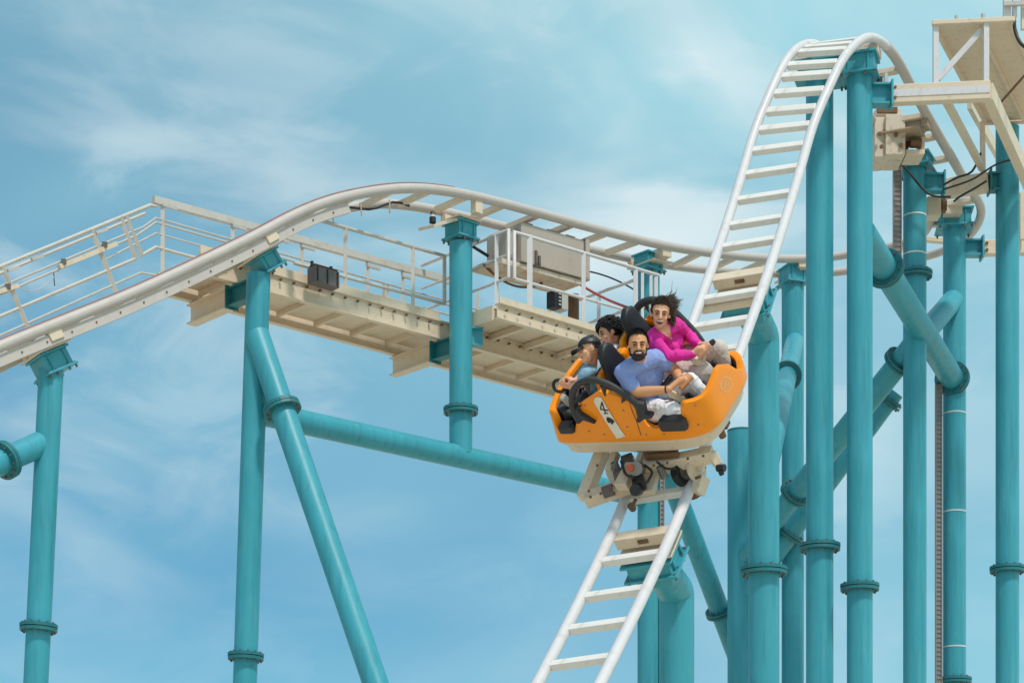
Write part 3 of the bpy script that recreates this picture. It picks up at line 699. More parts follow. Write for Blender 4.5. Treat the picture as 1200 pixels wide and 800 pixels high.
hb(hs1 - 0.012, hs1 + 0.003, -0.256, 0.256, hz0 - .01, hz1 + .01, 'seam', DBROWN)
hb(hs0 - 0.28, hs1 - 0.02, -0.22, 0.22, hz0 - 0.075, hz0 - 0.012, 'tray', CREAMR)
hb(hs0 - 0.10, hs0 + 0.045, -0.2, 0.2, hz0 + 0.02, hz0 + 0.38, 'end_cover', HOUS, 0.05)
for s in (hs0 + 0.25, hs0 + .3): hb(s, s + 0.03, -0.275, -0.252, hz0 - 0.01, hz0 + 0.16 - (s - hs0 - .25), 'gusset', DBROWN)
for s in (hs0 + .18, hs0 + .55, hs0 + .85): hb(s, s + 0.14, -0.15, 0.15, hz1 + .002, hz1 + 0.06, 'bracket', RUST)
mb = MB(); mb.tube([lane_pt(4.55, 0.05, PZT - .02), lane_pt(4.55, 0.05, hz0 - 0.06)], 0.066, 18); obj('support_post', mb, RUST, mo)
mb = MB(); mb.tube(sag(lane_pt(3.1, 0, hz0 - .05), lane_pt(4.0, 0, hz0 - 0.06), 0.13), 0.014, 8); obj('hose', mb, RUST, mo)
mb = MB(); mb.tube([at(548, 285, 23.3), at(572, 300, 23.2)], 0.018, 8); obj('damper', mb, BLACK, mo)
def cable(label, pts, r, m=CABLE, nm='cable'):
    mb = MB(); mb.tube(pts, r, 8); o = obj(nm, mb, m, None); o['label'] = label; o['category'] = nm; return o
cable('pale red cable drooping from the motor housing across the platform railing', sag(at(678, 332, 23.9), at(742, 362, 24.4), 0.03), 0.016, REDC)
cable('thin black cable looping right of the motor housing', sag(at(690, 318, 24.2), at(744, 340, 24.6), -0.03), 0.010)
cable('lower thin black cable on the platform right of the rusty post', sag(at(676, 346, 24.2), at(760, 362, 24.7), 0.05), 0.009)
# lamp / sensor and its shelf at P3
o = thing('sensor_lamp', 'small black and clear lamp standing on a rusty shelf at the crest', 'lamp', at(507, 263, 22.3))
mb = MB(); c = at(507, 258, 22.3); mb.cyl(c, Z, 0.036, 0.06, 16); obj('body', mb, BLACK, o)
mb = MB(); mb.cyl(c + Z * 0.045, Z, 0.028, 0.03, 16); obj('lens', mb, RAIL, o); mb = MB(); mb.cyl(c + Z * 0.075, Z, 0.032, 0.03, 16, 0.02); obj('cap', mb, BLACK, o)
mb = MB(); mb.box(at(499, 267, 22.3), at(530, 258, 22.75), 0.2, 0.03); obj('shelf', mb, CREAMR, p3, bevel=.003)

# ------------------------------------------------------------------ upper right walkway and supports
uw = thing('upper_walkway', 'cream upper walkway deck on struts at the top right corner', 'walkway', at(1140, 100, 21.5))
DECKZ = at(1095, 29, 20.68).z
e0, e1 = at(1095, 29, 20.68), at(1185, 25, 20.60); hdv = V((sin(radians(24.5)), cos(radians(24.5)), 0)) * 2.55
def quadbox(p0, p1, d, t): # deck slab
    z = V((0, 0, t)); vs = [p0, p1, p1 + d, p0 + d]; vs = vs + [v + z for v in vs]
    return MB().add(vs, [(3, 2, 1, 0), (4, 5, 6, 7), (0, 1, 5, 4), (1, 2, 6, 5), (2, 3, 7, 6), (3, 0, 4, 7)])
e1.z = e0.z
e1w = e0 + (e1 - e0) * 1.0
for q in range(3):
    a_ = e0 + hdv * (q / 3) + hdv * 0.003; obj('deck_plate', quadbox(a_, a_ + (e1w - e0), hdv * (1 / 3 - 0.002), 0.014), CREAM, uw)
for f_, wd in ((0.0, 0.04), (0.56, 0.03), (1.0, 0.04)):
    mb = MB(); mb.box(e0.lerp(e1w, f_) + V((0, 0, -0.02)), e0.lerp(e1w, f_) + hdv + V((0, 0, -0.02)), wd, 0.038); obj('edge_rib', mb, CREAM, uw)
mb = MB(); mb.box(e0 + V((-.03, -.03, 0.0)), e1w + V((.03, -.03, 0.0)), 0.05, 0.045); obj('front_trim', mb, CREAM, uw, bevel=.004)
mb = MB(); mb.box(e0 + hdv + V((0, .03, 0)), e1w + hdv + V((0.3, .03, 0)), 0.05, 0.05); obj('front_trim', mb, CREAM, uw)
b0, b1 = at(1046, 112, 20.7), at(1160, 107, 20.58)
mb = MB(); mb.box(b0, b1, 0.10, 0.185); obj('beam', mb, CREAM, uw, bevel=.006)
mb = MB(); mb.box(b0 + V((0, -.052, 0)), b1 + V((-.01, -.052, 0)), 0.008, 0.07); obj('web_plate', mb, RAIL, uw)
mb = MB(); mb.box(b1 + V((-.02, 0.0, -0.005)), at(1209, 222, 22.9), 0.10, 0.17); obj('beam', mb, CREAM, uw, bevel=.006)
mb = MB(); mb.box(at(1207, 215, 22.92), at(1290, 215, 22.7), 0.1, 0.17); obj('beam', mb, CREAM, uw, bevel=.006)
for px, y0, y1 in ((1096.5, 102, 31), (1155.5, 98, 27)):
    D_ = 20.68 if px < 1100 else 20.62; post_ = MB(); post_.box(at(px, y0, D_), at(px, y1, D_), 0.055, 0.05, V((0, 1, 0))); obj('strut', post_, RAIL, uw, bevel=.003)
mb = MB(); mb.box(at(1099, 93, 20.70), at(1150, 36, 20.66), 0.055, 0.04, V((0, 1, 0))); obj('strut', mb, RAIL, uw)
mb = MB(); mb.box(at(1152, 203, 22.95), at(1151, 143, 22.95), 0.05, 0.05, V((0, 1, 0))); obj('strut', mb, CREAM, uw)
mb = MB(); mb.box(at(1108, 117, 20.95), at(1151, 197, 22.9), 0.07, 0.06); obj('strut', mb, CREAM, uw)
mb = MB(); mb.box(at(1136, 120, 22.7), at(1168, 178, 24.8), 0.05, 0.14); obj('stringer', mb, CREAM, uw)
for px, y in ((1121, 29), (1152, 27)):
    mb = MB(); mb.cyl(at(px, y - 5, 20.7), Z, 0.02, 0.09, 10); obj('post_stub', mb, GREYP, uw)
for px, y0 in ((1180, 25), (1189, 26), (1199, 35)):
    mb = MB(); mb.box(at(px, y0, 20.75), at(px, -60, 20.75), 0.075 if px < 1185 else 0.04, 0.05, V((0, 1, 0))); obj('railing_post', mb, RAIL if px < 1195 else CREAM, uw)
mb = MB(); mb.box(at(1176, 5, 20.7), at(1250, 3, 20.65), 0.04, 0.04); obj('handrail', mb, GREYP, uw)
mb = MB()
for px in (1048, 1048): pass
for px, py in ((1048, 105), (1048, 117), (1091, 104), (1099, 104), (1150, 99), (1157, 99)): mb.cyl(at(px, py, 20.7) + V((0, -.055, 0)), V((0, 1, 0)), 0.014, 0.02, 6, smooth=False)
obj('bolt_row', mb, RUST, uw, kind='stuff')
mb = MB(); mb.ibeam(at(1021, 112, 20.7), at(1042, 112, 20.7), 0.14, 0.21, 0.018, V((0, 0, 1))); mb.obox(at(1044, 112, 20.7), V((1, 0, 0)), V((0, 1, 0)), Z, 0.02, 0.2, 0.25); obj('bracket', mb, TEAL, c2)
o = thing('sensor_box', 'small black and grey sensor on the bracket of the right crest column', 'sensor', at(1034, 100, 20.75))
mb = MB(); mb.obox(at(1031, 95, 20.75), V((1, 0, 0)), V((0, 1, 0)), Z, 0.05, 0.06, 0.075); obj('body', mb, BLACK, o, bevel=.006); mb = MB(); mb.obox(at(1038, 93, 20.75), V((1, 0, 0)), V((0, 1, 0)), Z, 0.035, 0.05, 0.11); obj('mount', mb, GREYP, o)
# beam between C4 and C6, brackets
o = thing('link_beam', 'cream beam linking the ring flange column to the rightmost column', 'steel beam', at(1107, 226, 23.05))
mb = MB(); mb.box(at(1107, 222, 23.05), at(1158, 214, 22.95), 0.12, 0.2); obj('beam', mb, CREAM, o, bevel=.006)
mb = MB(); mb.ibeam(at(1080, 215, 23.08), at(1104, 215, 23.05), 0.14, 0.2, 0.02); mb.obox(at(1105.5, 216, 23.05), V((1, 0, 0)), V((0, 1, 0)), Z, 0.018, 0.2, 0.26); obj('bracket', mb, TEAL, c4)
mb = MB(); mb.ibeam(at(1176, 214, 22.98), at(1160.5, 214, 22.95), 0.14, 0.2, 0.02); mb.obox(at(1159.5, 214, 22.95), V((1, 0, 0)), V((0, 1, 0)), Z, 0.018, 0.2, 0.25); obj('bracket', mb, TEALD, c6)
mb = MB(); mb.ibeam(at(1128, 291, 24.5), at(1149, 291, 24.5), 0.14, 0.19, 0.02); mb.obox(at(1150.5, 291, 24.5), V((1, 0, 0)), V((0, 1, 0)), Z, 0.022, 0.2, 0.26); obj('bracket', mb, TEAL, c5)
o = thing('link_beam', 'cream beam bolted to the hairpin column and passing behind the rightmost column', 'steel beam', at(1152, 291, 24.5))
mb = MB(); mb.box(at(1152, 291, 24.5), at(1290, 288, 24.6), 0.12, 0.17); obj('beam', mb, CREAM, o, bevel=.006)
mb = MB()
for dy in (-4, 4): mb.cyl(at(1155, 291 + dy, 24.5) + V((0, -.065, 0)), V((0, 1, 0)), 0.02, 0.02, 6, smooth=False)
obj('bolt_row', mb, RUST, o, kind='stuff')
mb = MB(); mb.box(at(1198, 281, 24.4), at(1198, 226, 24.4), 0.06, 0.06, V((0, 1, 0))); obj('post', mb, CREAM, o)
# brake housing on C4
bh = thing('brake_housing', 'rust stained cream brake housing under the track behind the crest', 'brake housing', at(1053, 182, 22.4))
X_, Y_ = V((1, 0, 0)), V((0, 1, 0))
def pb(x0, y0, x1, y1, D, dep, nm, m=CREAMR, par=None, bev=.006):
    c = at((x0 + x1) / 2, (y0 + y1) / 2, D); mb = MB(); mb.obox(c + Y_ * dep / 2, X_, Y_, Z, (x1 - x0) / F * D, dep, (y1 - y0) / F * D); return obj(nm, mb, m, par or bh, bevel=bev)
pb(1025, 137, 1037.5, 184, 22.3, 0.4, 'side_cover'); pb(1038, 134, 1061, 181, 22.25, 0.45, 'front_panel')
pb(1028, 125, 1052, 132, 22.4, 0.3, 'top_slot', RUST); pb(1026, 127, 1056, 135, 22.42, 0.3, 'top_plate', CREAM)
pb(1061.5, 148, 1066, 172, 22.45, 0.3, 'opening', RUST); pb(1079, 154, 1084, 180, 22.35, 0.25, 'side_plate', CREAM); pb(1062, 175, 1083, 181, 22.3, 0.3, 'base_shelf', CREAM)
mb = MB(); mb.tube([at(1062, 138, 22.4), at(1076, 164, 22.4)], 0.035, 12); obj('cylinder', mb, CREAM, bh); mb = MB(); mb.cyl(at(1073, 168, 22.35), X_, 0.05, 0.12, 16); obj('roller', mb, RUST, bh)
for px, py in ((1031, 157), (1050, 158), (1033, 172), (1056, 170)): mb = MB(); mb.cyl(at(px, py, 22.23), Y_, 0.022, 0.02, 10); obj('bolt_cap', mb, RUST, bh)
o = thing('junction_box', 'small cream box with a rusty coupling below the linking beam', 'junction box', at(1094, 250, 23.2))
pb(1087, 230, 1103, 252, 23.2, 0.2, 'body', CREAM, o); pb(1104, 231, 1110, 246, 23.2, 0.12, 'coupling', RUST, o); pb(1108, 236, 1128, 250, 24.2, 0.15, 'base', CREAMR, o)
cable('black cable bundle drooping across the ring flange column head', spline([at(1048, 188, 22.8), at(1060, 196, 22.8), at(1080, 220, 22.8), at(1092, 229, 22.8), at(1118, 231, 22.85)], 0.05), 0.013)
cable('black cable rising along the linking beam to the thin strut', spline([at(1105, 217, 22.85), at(1122, 208, 22.8), at(1138, 202, 22.8), at(1146, 188, 22.8), at(1150, 178, 22.85)], 0.05), 0.013)
cable('black cable stretched from the linking beam to the rightmost column', spline([at(1106, 222, 22.85), at(1140, 210, 22.75), at(1165, 194, 22.7), at(1182, 188, 22.75), at(1205, 184, 22.6)], 0.05), 0.011)
cable('short black cable under the linking beam by the boxed column head', spline([at(1118, 236, 22.95), at(1124, 231, 22.85), at(1140, 222, 22.8), at(1158, 211, 22.8)], 0.05), 0.012)
cable('dark thin rod slanting across the upper deck underside at the right edge', [at(1172, 121, 21.2), at(1203, 86, 21.0)], 0.013, RUST, 'rod')
cable('black cable curving off the upper deck at the top right corner', spline([at(1188, 20, 20.6), at(1190, 38, 20.6), at(1197, 52, 20.55), at(1206, 58, 20.5)], 0.04), 0.018)

# ------------------------------------------------------------------ the car frame on the steep track
kc = min(range(I_D0 + 10, len(PATH)), key=lambda i: abs(proj(PATH[i] + fr(i)[2] * 0.45)[1] - 474))
t_, r_, n_ = fr(kc); rI, dU = -r_, -t_
al = radians(-10.6)
CXv = (rI * cos(al) + dU * sin(al)).normalized(); CZv = n_; CYv = CZv.cross(CXv)
O = PATH[kc] + n_ * 0.45
O = O + rI * ((759 - proj(O)[0]) / (F / O.y * rI.x)); O = O - dU * ((474 - proj(O)[1]) / (-F / O.y * 0.62)) * -1 * -1
CAR = M(((CXv.x, CYv.x, CZv.x, O.x), (CXv.y, CYv.y, CZv.y, O.y), (CXv.z, CYv.z, CZv.z, O.z), (0, 0, 0, 1)))
CI = CAR.inverted()
def loc(px, py, y=None, x=None, z=None):           # pixel -> car coordinates on a plane of constant y, x or z
    o = CI @ V((0, 0, CZ)); d = CI.to_3x3() @ (at(px, py, 1.0) - V((0, 0, CZ)))
    k, v = (1, y) if y is not None else ((0, x) if x is not None else (2, z))
    return o + d * ((v - o[k]) / d[k])
def cpx(p): return proj(CAR @ V(p))

# ------------------------------------------------------------------ the car
car = thing('coaster_car', 'orange spinning coaster car marked 4 with a spade, carrying four riders down the steep track', 'roller coaster car', O, None, CAR.to_3x3())
cobj = lambda nm, mb, m, par=None, **k: obj(nm, mb, m, par or car, local=True, **k)
XF, XB, BW, NE = 0.855, -0.625, 0.465, 5.0
def plan(t, s=1.0, off_=0.0):
    c, q = cos(t), sin(t); a = XF if c > 0 else -XB
    ne_ = NE if c > 0 else 13.0
    x = math.copysign(abs(c) ** (2 / ne_), c) * (a * s - off_) ; y = math.copysign(abs(q) ** (2 / ne_), q) * (BW * s - off_)
    return x, y
SIDE = [(-0.70, .40), (-.62, .36), (-.575, .30), (-.555, .16), (-.43, .14), (-.395, .17), (-.22, .45), (-.13, .535), (-.03, .55), (.15, .49), (.26, .41), (.272, .30), (.30, .19), (.36, .155), (.60, .15), (.62, .17), (.665, .33), (.70, .36), (.76, .37), (.9, .38)]
NOSE = [(-.5, .33), (-.40, .335), (-.28, .35), (-.18, .375), (-.08, .40), (.0, .39), (.08, .33), (.16, .22), (.26, .15), (.34, .19), (.42, .19), (.5, .15)]
TAIL = [(-.5, .32), (-.33, .36), (-.1, .40), (.15, .39), (.35, .32), (.5, .28)]
def interp(T, x):
    if x <= T[0][0]: return T[0][1]
    for (a, b), (c, d) in zip(T, T[1:]):
        if x <= c: return b + (d - b) * (x - a) / (c - a)
    return T[-1][1]
def ztop(x, y):
    s = interp(SIDE, x)
    if x > 0.6:
        if y > 0.1: s = .15 + (s - .15) * .25
        w_ = min(1, max(0, (x - 0.71) / 0.11)); return s * (1 - w_) + interp(NOSE, y) * w_
    if x < -0.5:
        w_ = min(1, max(0, (-0.565 - x) / 0.06)); return s * (1 - w_) + interp(TAIL, y) * w_
    return s
def zscale(z): return 0.98 + 0.02 * min(1, max(0, z / 0.085)) ** 0.6 + 0.025 * min(1, max(0, (z - .085) / .3))
# perimeter samples at even spacing
NP = 360
raw = [plan(2 * pi * k / 4000) for k in range(4001)]; acc = [0]
for a, b in zip(raw, raw[1:]): acc.append(acc[-1] + math.dist(a, b))
TS = []; j = 0
for k in range(NP):
    tgt = acc[-1] * k / NP
    while acc[j + 1] < tgt: j += 1
    TS.append(2 * pi * j / 4000)
def shell(mb, s_out, off_in, ztrim, zb):
    lev = 9; outer = []; inner = []
    for t in TS:
        x0, y0 = plan(t); zt = ztop(x0, y0) - ztrim
        for q in range(lev):
            f_ = q / (lev - 1); z = zb + (zt - zb) * (f_ ** 1.4); sc = zscale(z) * s_out
            x, y = plan(t, sc); lean = 0.10 * z if x0 > .5 else 0.0; back = (-0.085 * max(0, 1 - z / .34) + .02) * min(1, max(0, (-.45 - x0) / .12))
            outer.append((x + back - lean * max(0, (x0 - .5) / .4) * 0.6, y, z))
            x, y = plan(t, sc, off_in); inner.append((x + back - lean * max(0, (x0 - .5) / .4) * 0.6, y, z + (0.012 if q == 0 else 0)))
    fs = []; n = NP; o = len(outer)
    for k in range(n):
        k2 = (k + 1) % n
        for q in range(lev - 1):
            fs.append((k * lev + q, k2 * lev + q, k2 * lev + q + 1, k * lev + q + 1))
            fs.append((o + k * lev + q + 1, o + k2 * lev + q + 1, o + k2 * lev + q, o + k * lev + q))
        e = lev - 1
        fs.append((k * lev + e, k2 * lev + e, o + k2 * lev + e, o + k * lev + e)); fs.append((o + k * lev, o + k2 * lev, k2 * lev, k * lev))
    return mb.add(outer + inner, fs, True)
sh_ = cobj('body_shell', shell(MB(), 1.0, 0.045, 0, 0.028), ORANGE, bevel=0.012)
cobj('inner_liner', shell(MB(), 0.99, 0.055, 0.035, 0.04), PADB)
mb = MB(); base = [plan(t, 0.93) for t in TS[::6]]; n = len(base)
mb.add([(x, y, 0.040) for x, y in base] + [(x, y, 0.055) for x, y in base], [tuple(range(n))[::-1], tuple(range(n, 2 * n))] + [(k, (k + 1) % n, n + (k + 1) % n, n + k) for k in range(n)])
cobj('floor_pan', mb, PADB)
mb = MB()   # cream chassis tray below the shell
lv = [(-.115, .86), (-.105, .91), (-.020, .93), (-.010, .965), (.022, .965)]
vs = []
for z, s in lv: vs += [((lambda q: (q[0] * (1.09 if q[0] < 0 else 1.0), q[1]))(plan(t, s))) + (z,) for t in TS[::6]]
fs = [tuple(range(n))[::-1], tuple(range((len(lv) - 1) * n, len(lv) * n))]
fs += [(q * n + k, q * n + (k + 1) % n, (q + 1) * n + (k + 1) % n, (q + 1) * n + k) for q in range(len(lv) - 1) for k in range(n)]
mb.add(vs, fs); chs = cobj('chassis', mb, CREAM, bevel=.006)
def surf(p):            # push a point on the near side out to the shell surface
    x, z = p.x, p.z; s = zscale(z); a = (XF if x > 0 else -XB) * s
    return V((x, -(BW * s) * max(0.05, 1 - abs(x / a) ** (NE if x > 0 else 13)) ** (1 / (NE if x > 0 else 13)), z))
def decal(name, polys, m, par, lift):
    """flat print lying on the near side panel; polys in photo pixels"""
    mb = MB()
    for pl in polys:
        q = [surf(loc(x, y, y=-.475)) - V((0, lift, 0)) for x, y in pl]; mb.add(q, [tuple(range(len(q)))])
    return cobj(name, mb, m, par)
Zm = lambda x, y: (640 + x / 8, 430 + y / 8)
def ribbon(c, w_):      # polyline -> quads, in 8x zoom pixels of the panel
    out_ = []
    for (x0, y0), (x1, y1) in zip(c, c[1:]):
        d = math.dist((x0, y0), (x1, y1)); nx, ny = -(y1 - y0) / d * w_ / 2, (x1 - x0) / d * w_ / 2
        out_.append([Zm(x0 + nx, y0 + ny), Zm(x1 + nx, y1 + ny), Zm(x1 - nx, y1 - ny), Zm(x0 - nx, y0 - ny)])
    return out_
cl_ = [(486, 300), (520, 360), (560, 430), (600, 500), (650, 585), (700, 662)]
rib = []
for (a, b) in zip(cl_, cl_[1:]):
    rib.append([Zm(a[0] - 38, a[1] + 12), Zm(a[0] + 40, a[1] - 10), Zm(b[0] + 42, b[1] - 10), Zm(b[0] - 40, b[1] + 12)])
rib.append([Zm(452, 312), Zm(458, 288), Zm(474, 276), Zm(500, 273), Zm(518, 280), Zm(526, 290)])
strp = decal('number_stripe', rib, WHITE, None, 0.006)
decal('numeral', ribbon([(527, 318), (514, 388), (588, 400)], 11) + ribbon([(527, 318), (560, 425)], 11) + ribbon([(545, 430), (585, 428)], 9), INK, strp, 0.009)
sp = [Zm(574, 462), Zm(600, 470), Zm(628, 488), Zm(642, 505), Zm(640, 520), Zm(626, 520), Zm(628, 535), Zm(612, 533), Zm(610, 518), Zm(590, 520), Zm(574, 505), Zm(568, 484)]
decal('spade_mark', [sp], INK, strp, 0.009)
# seam and fixing screws on the side panel
m_ = MB(); pts_s = [surf(loc(x, y, y=-.47)) - V((0, .001, 0)) for x, y in ((738, 470), (741, 480), (745, 490), (748, 500), (751, 510))]
m_.tube(pts_s, .0035, 6); cobj('panel_seam', m_, RUST, sh_)
m_ = MB()
for x, y in ((686, 474), (683, 486), (690, 505), (708, 509), (730, 510), (757, 509), (778, 509), (815, 503), (811, 481), (735, 500), (731, 480)):
    p = surf(loc(x, y, y=-.47)); m_.cyl(p, (0, 1, 0), .0075, .012, 8, smooth=False)
cobj('screw_heads', m_, STEEL, sh_, kind='stuff')
# faint emblem on the nose
ne = CI @ (at(851, 450, 1.0)); 
def on_nose(px, py):
    o = CI @ V((0, 0, CZ)); d = (CI.to_3x3() @ (at(px, py, 1.0) - V((0, 0, CZ)))).normalized(); lo_, hi2 = 10.0, 30.0
    f_ = lambda s: (lambda p: (abs(p.x / (XF * zscale(p.z) - .06 * p.z * max(0, (p.x - .5) / .4))) ** NE + abs(p.y / (BW * zscale(p.z))) ** NE - 1) if p.x > 0 else 1)(o + d * s)
    s = 14.0
    while s < 20 and f_(s) > 0: s += 0.004
    p = o + d * s; return p + (o - p).normalized() * 0.005
mb = MB(); k = 28; rim = []
for rr in (6.4, 8.0):
    for q in range(k): a = 2 * pi * q / k; rim.append(on_nose(851 + rr * 0.92 * cos(a), 450.5 + rr * 1.2 * sin(a)))
mb.add(rim, [(q, (q + 1) % k, k + (q + 1) % k, k + q) for q in range(k)])
for pl in ([(848.5, 446), (850, 446), (850, 456), (848.5, 456)], [(850.2, 446), (853.5, 446), (853.5, 447.5), (850.2, 447.5)], [(853.6, 446.4), (855, 448), (855, 454), (853.6, 455)], [(850.2, 450), (853.4, 450), (853.4, 451.4), (850.2, 451.4)]):
    mb.add([on_nose(*p) for p in pl], [(0, 1, 2, 3)])
cobj('nose_emblem', mb, EMBL, sh_)
# roll guards with spikes
def guard(px_list, y, spikes, feet, r=0.027):
    pts = spline([loc(*p, y=y) for p in px_list], 0.03); mb = MB(); mb.tube(pts, r, 14)
    g_ = cobj('roll_guard', mb, RUBBER)
    for a, b, w_ in spikes:
        p, q = loc(*a, y=y + .005), loc(*b, y=y + .012); m_ = MB(); m_.tube([p, p.lerp(q, .5), q], [w_, w_ * .62, 0.004], 10); cobj('guard_spike', m_, RUBBER, g_)
    for pl in feet:
        m_ = MB(); q = [loc(*p, y=y - .02) for p in pl]; q2 = [v + V((0, .06, 0)) for v in q]; n_q = len(q)
        m_.add(q + q2, [tuple(range(n_q)), tuple(range(n_q, 2 * n_q))[::-1]] + [(k, n_q + k, n_q + (k + 1) % n_q, (k + 1) % n_q) for k in range(n_q)]); cobj('guard_foot', m_, RUBBER, g_, bevel=.008)
guard([(679, 494), (673, 483), (670, 467), (674, 454), (684, 446.5), (696, 445), (710, 449), (725, 457), (738, 466), (747, 475), (751, 489)], -.50,
      [((687, 448), (691.5, 464), .03), ((707, 450), (709, 464), .03), ((733, 464), (728.5, 472), .026), ((674, 480), (681.5, 474.5), .022), ((672, 470), (681, 463), .02)],
      [[(674, 478), (680, 486), (697, 497.5), (684, 493), (677, 494), (673, 488)], [(744, 472), (753, 474), (756, 486), (763, 487), (764, 490.5), (754, 492), (749, 496), (745, 494), (747, 486)]])
guard([(744, 376), (744.5, 366), (750, 357), (760, 352), (772, 353), (786, 362), (800, 375), (812, 388), (822, 401), (826, 410)], .50,
      [((772, 353), (776, 366), .022), ((757, 355), (760, 366), .022)], [], 0.032)
# inner far-side orange cheeks seen behind the woman
for pl in ([(757, 372), (764, 364), (772, 372), (772, 384), (757, 384)], [(790, 372), (800, 379), (806, 390), (806, 400), (797, 396), (790, 384)]):
    q = [loc(*p, y=.46) for p in pl]; q2 = [v + V((0, .03, 0)) for v in q]; n_q = len(q); m_ = MB()
    m_.add(q + q2, [tuple(range(n_q)), tuple(range(n_q, 2 * n_q))[::-1]] + [(k, n_q + k, n_q + (k + 1) % n_q, (k + 1) % n_q) for k in range(n_q)]); cobj('side_cheek', m_, ORANGE, None, bevel=.01)
# seats: pad loft
def padloft(y0, xb, zb, xt, zt, wid, th, m, nm, par=None, prof=None):
    prof = prof or [(0, .92), (.25, 1.0), (.5, 1.0), (.66, .84), (.8, .68), (.9, .60), (.96, .46), (1.0, .12)]
    mb = MB(); vs = []; n = 20; d = V((xt - xb, 0, zt - zb)); nn = V((d.z, 0, -d.x)).normalized()
    for f_, w_ in prof:
        c = V((xb, y0, zb)) + d * f_; tt = th * (0.55 + .45 * min(1, w_ * 1.4))
        for j in range(n):
            a = 2 * pi * j / n; ca, sa = cos(a), sin(a)
            vs.append(c + V((0, 1, 0)) * math.copysign(abs(ca) ** .6, ca) * wid * w_ / 2 + nn * math.copysign(abs(sa) ** .7, sa) * tt / 2)
    k = len(prof)
    fs = [tuple(range(n))[::-1], tuple(range((k - 1) * n, k * n))] + [(q * n + j, q * n + (j + 1) % n, (q + 1) * n + (j + 1) % n, (q + 1) * n + j) for q in range(k - 1) for j in range(n)]
    mb.add(vs, fs, True); return cobj(nm, mb, m, par)
for y0, zt in ((-.22, .79), (.23, .80)):
    s_ = padloft(y0, .10, .08, .0, zt, .335, .085, PADB, 'seat_back')
    padloft(y0, .02, .05, -.055, zt - .20, .42, .05, ORANGE, 'seat_shell', s_, [(0, 1), (.8, 1), (.93, .92), (1, .7)])
    m_ = MB(); m_.obox((.28, y0, .065), (1, 0, 0), (0, 1, 0), (0, 0, 1), .40, .38, .09); cobj('seat_cushion', m_, PADB, s_, bevel=.03)
    s2 = padloft(y0, -.17, .08, -.10, zt - .22, .34, .06, PADB, 'seat_back')
    m_ = MB(); m_.obox((-.33, y0, .065), (1, 0, 0), (0, 1, 0), (0, 0, 1), .34, .38, .09); cobj('seat_cushion', m_, PADB, s2, bevel=.03)
m_ = MB(); m_.obox((-.02, 0.0, .30), (1, 0, 0), (0, 1, 0), (0, 0, 1), .10, .10, .56); cobj('seat_divider', m_, ORANGE, None, bevel=.03)
pl = [(701, 437), (711, 432), (716, 441), (716, 452), (700, 456)]
m_ = MB(); q = [loc(*p, y=-.30) for p in pl]; q2 = [v + V((0, .10, 0)) for v in q]; n_q = len(q)
m_.add(q + q2, [tuple(range(n_q)), tuple(range(n_q, 2 * n_q))[::-1]] + [(k, n_q + k, n_q + (k + 1) % n_q, (k + 1) % n_q) for k in range(n_q)]); cobj('seat_side', m_, ORANGE, None, bevel=.012)
# foot steps in the door openings
for c_px, wd, hgt in (((789, 497), .25, .11), ((664.5, 502), .15, .08)):
    c = loc(*c_px, y=-.47); m_ = MB(); m_.obox(c, (1, 0, 0), (0, 1, 0), (0, 0, 1), wd, .07, hgt); stp = cobj('door_step', m_, RUBBER, None, bevel=.025)
    m_ = MB(); m_.obox(c + V((0, .01, hgt / 2 - .002)), (1, 0, 0), (0, 1, 0), (0, 0, 1), wd * .8, .08, .018); cobj('step_tread', m_, BLACK, stp, bevel=.006)
# seat belts / bolsters
m_ = MB(); m_.box(loc(775, 455, y=-.18), loc(787, 440, y=-.12), .05, .03); cobj('bolster', m_, RUBBER, None, bevel=.008)
# lap bars: cream lever with black grip and black end knob
def lap_bar(a, b, knob, grip0, grip1, ya, yb, yk):
    p, q = loc(*a, y=ya), loc(*b, y=yb); m_ = MB(); m_.box(p, q, .055, .05); lb = cobj('lap_bar', m_, CREAM, None, bevel=.008)
    kk = loc(*knob, y=yk); m_ = MB(); m_.cyl(kk, q - p, .026, .045, 14); m_.ball(kk, .027); cobj('end_knob', m_, BLACK, lb)
    g0, g1 = loc(*grip0, y=yk - .05), loc(*grip1, y=yk + .06); m_ = MB(); m_.tube([g0, g0.lerp(g1, .15), g0.lerp(g1, .85), g1], [.016, .024, .024, .016], 12); cobj('grip_handle', m_, BLACK, lb)
    m_ = MB(); m_.tube([g0.lerp(g1, .4), p.lerp(q, .55)], .015, 10); cobj('grip_stem', m_, CREAM, lb); m_ = MB(); m_.tube([q, kk], .018, 10); cobj('knob_stem', m_, CREAM, lb)
    return g0, g1
mg0, mg1 = lap_bar((784, 459), (803, 470.5), (808, 464.5), (797, 453), (810, 439.5), -.30, -.24, -.22)
wg0, wg1 = lap_bar((812, 420), (834, 432.5), (836.5, 426), (820, 415), (837.5, 398.5), .10, .14, .16)
p = loc(655, 452, y=-.33); m_ = MB()
ring = [p + V((.055 * cos(a), .03 * sin(a) * .6, .045 * sin(a))) for a in [2 * pi * k / 16 for k in range(17)]]; m_.tube(ring, .014, 8, cap=False); hr_ = cobj('hand_ring', m_, BLACK)
m_ = MB(); m_.box(loc(659, 464, y=-.33), loc(668, 474, y=-.30), .05, .05); cobj('lap_bar', m_, GREYP, None, bevel=.008)
m_ = MB(); m_.box(loc(664, 478, y=-.34), loc(664, 497, y=-.34), .16, .10, (0, 1, 0)); cobj('foot_rest', m_, BLACK, None, bevel=.02)
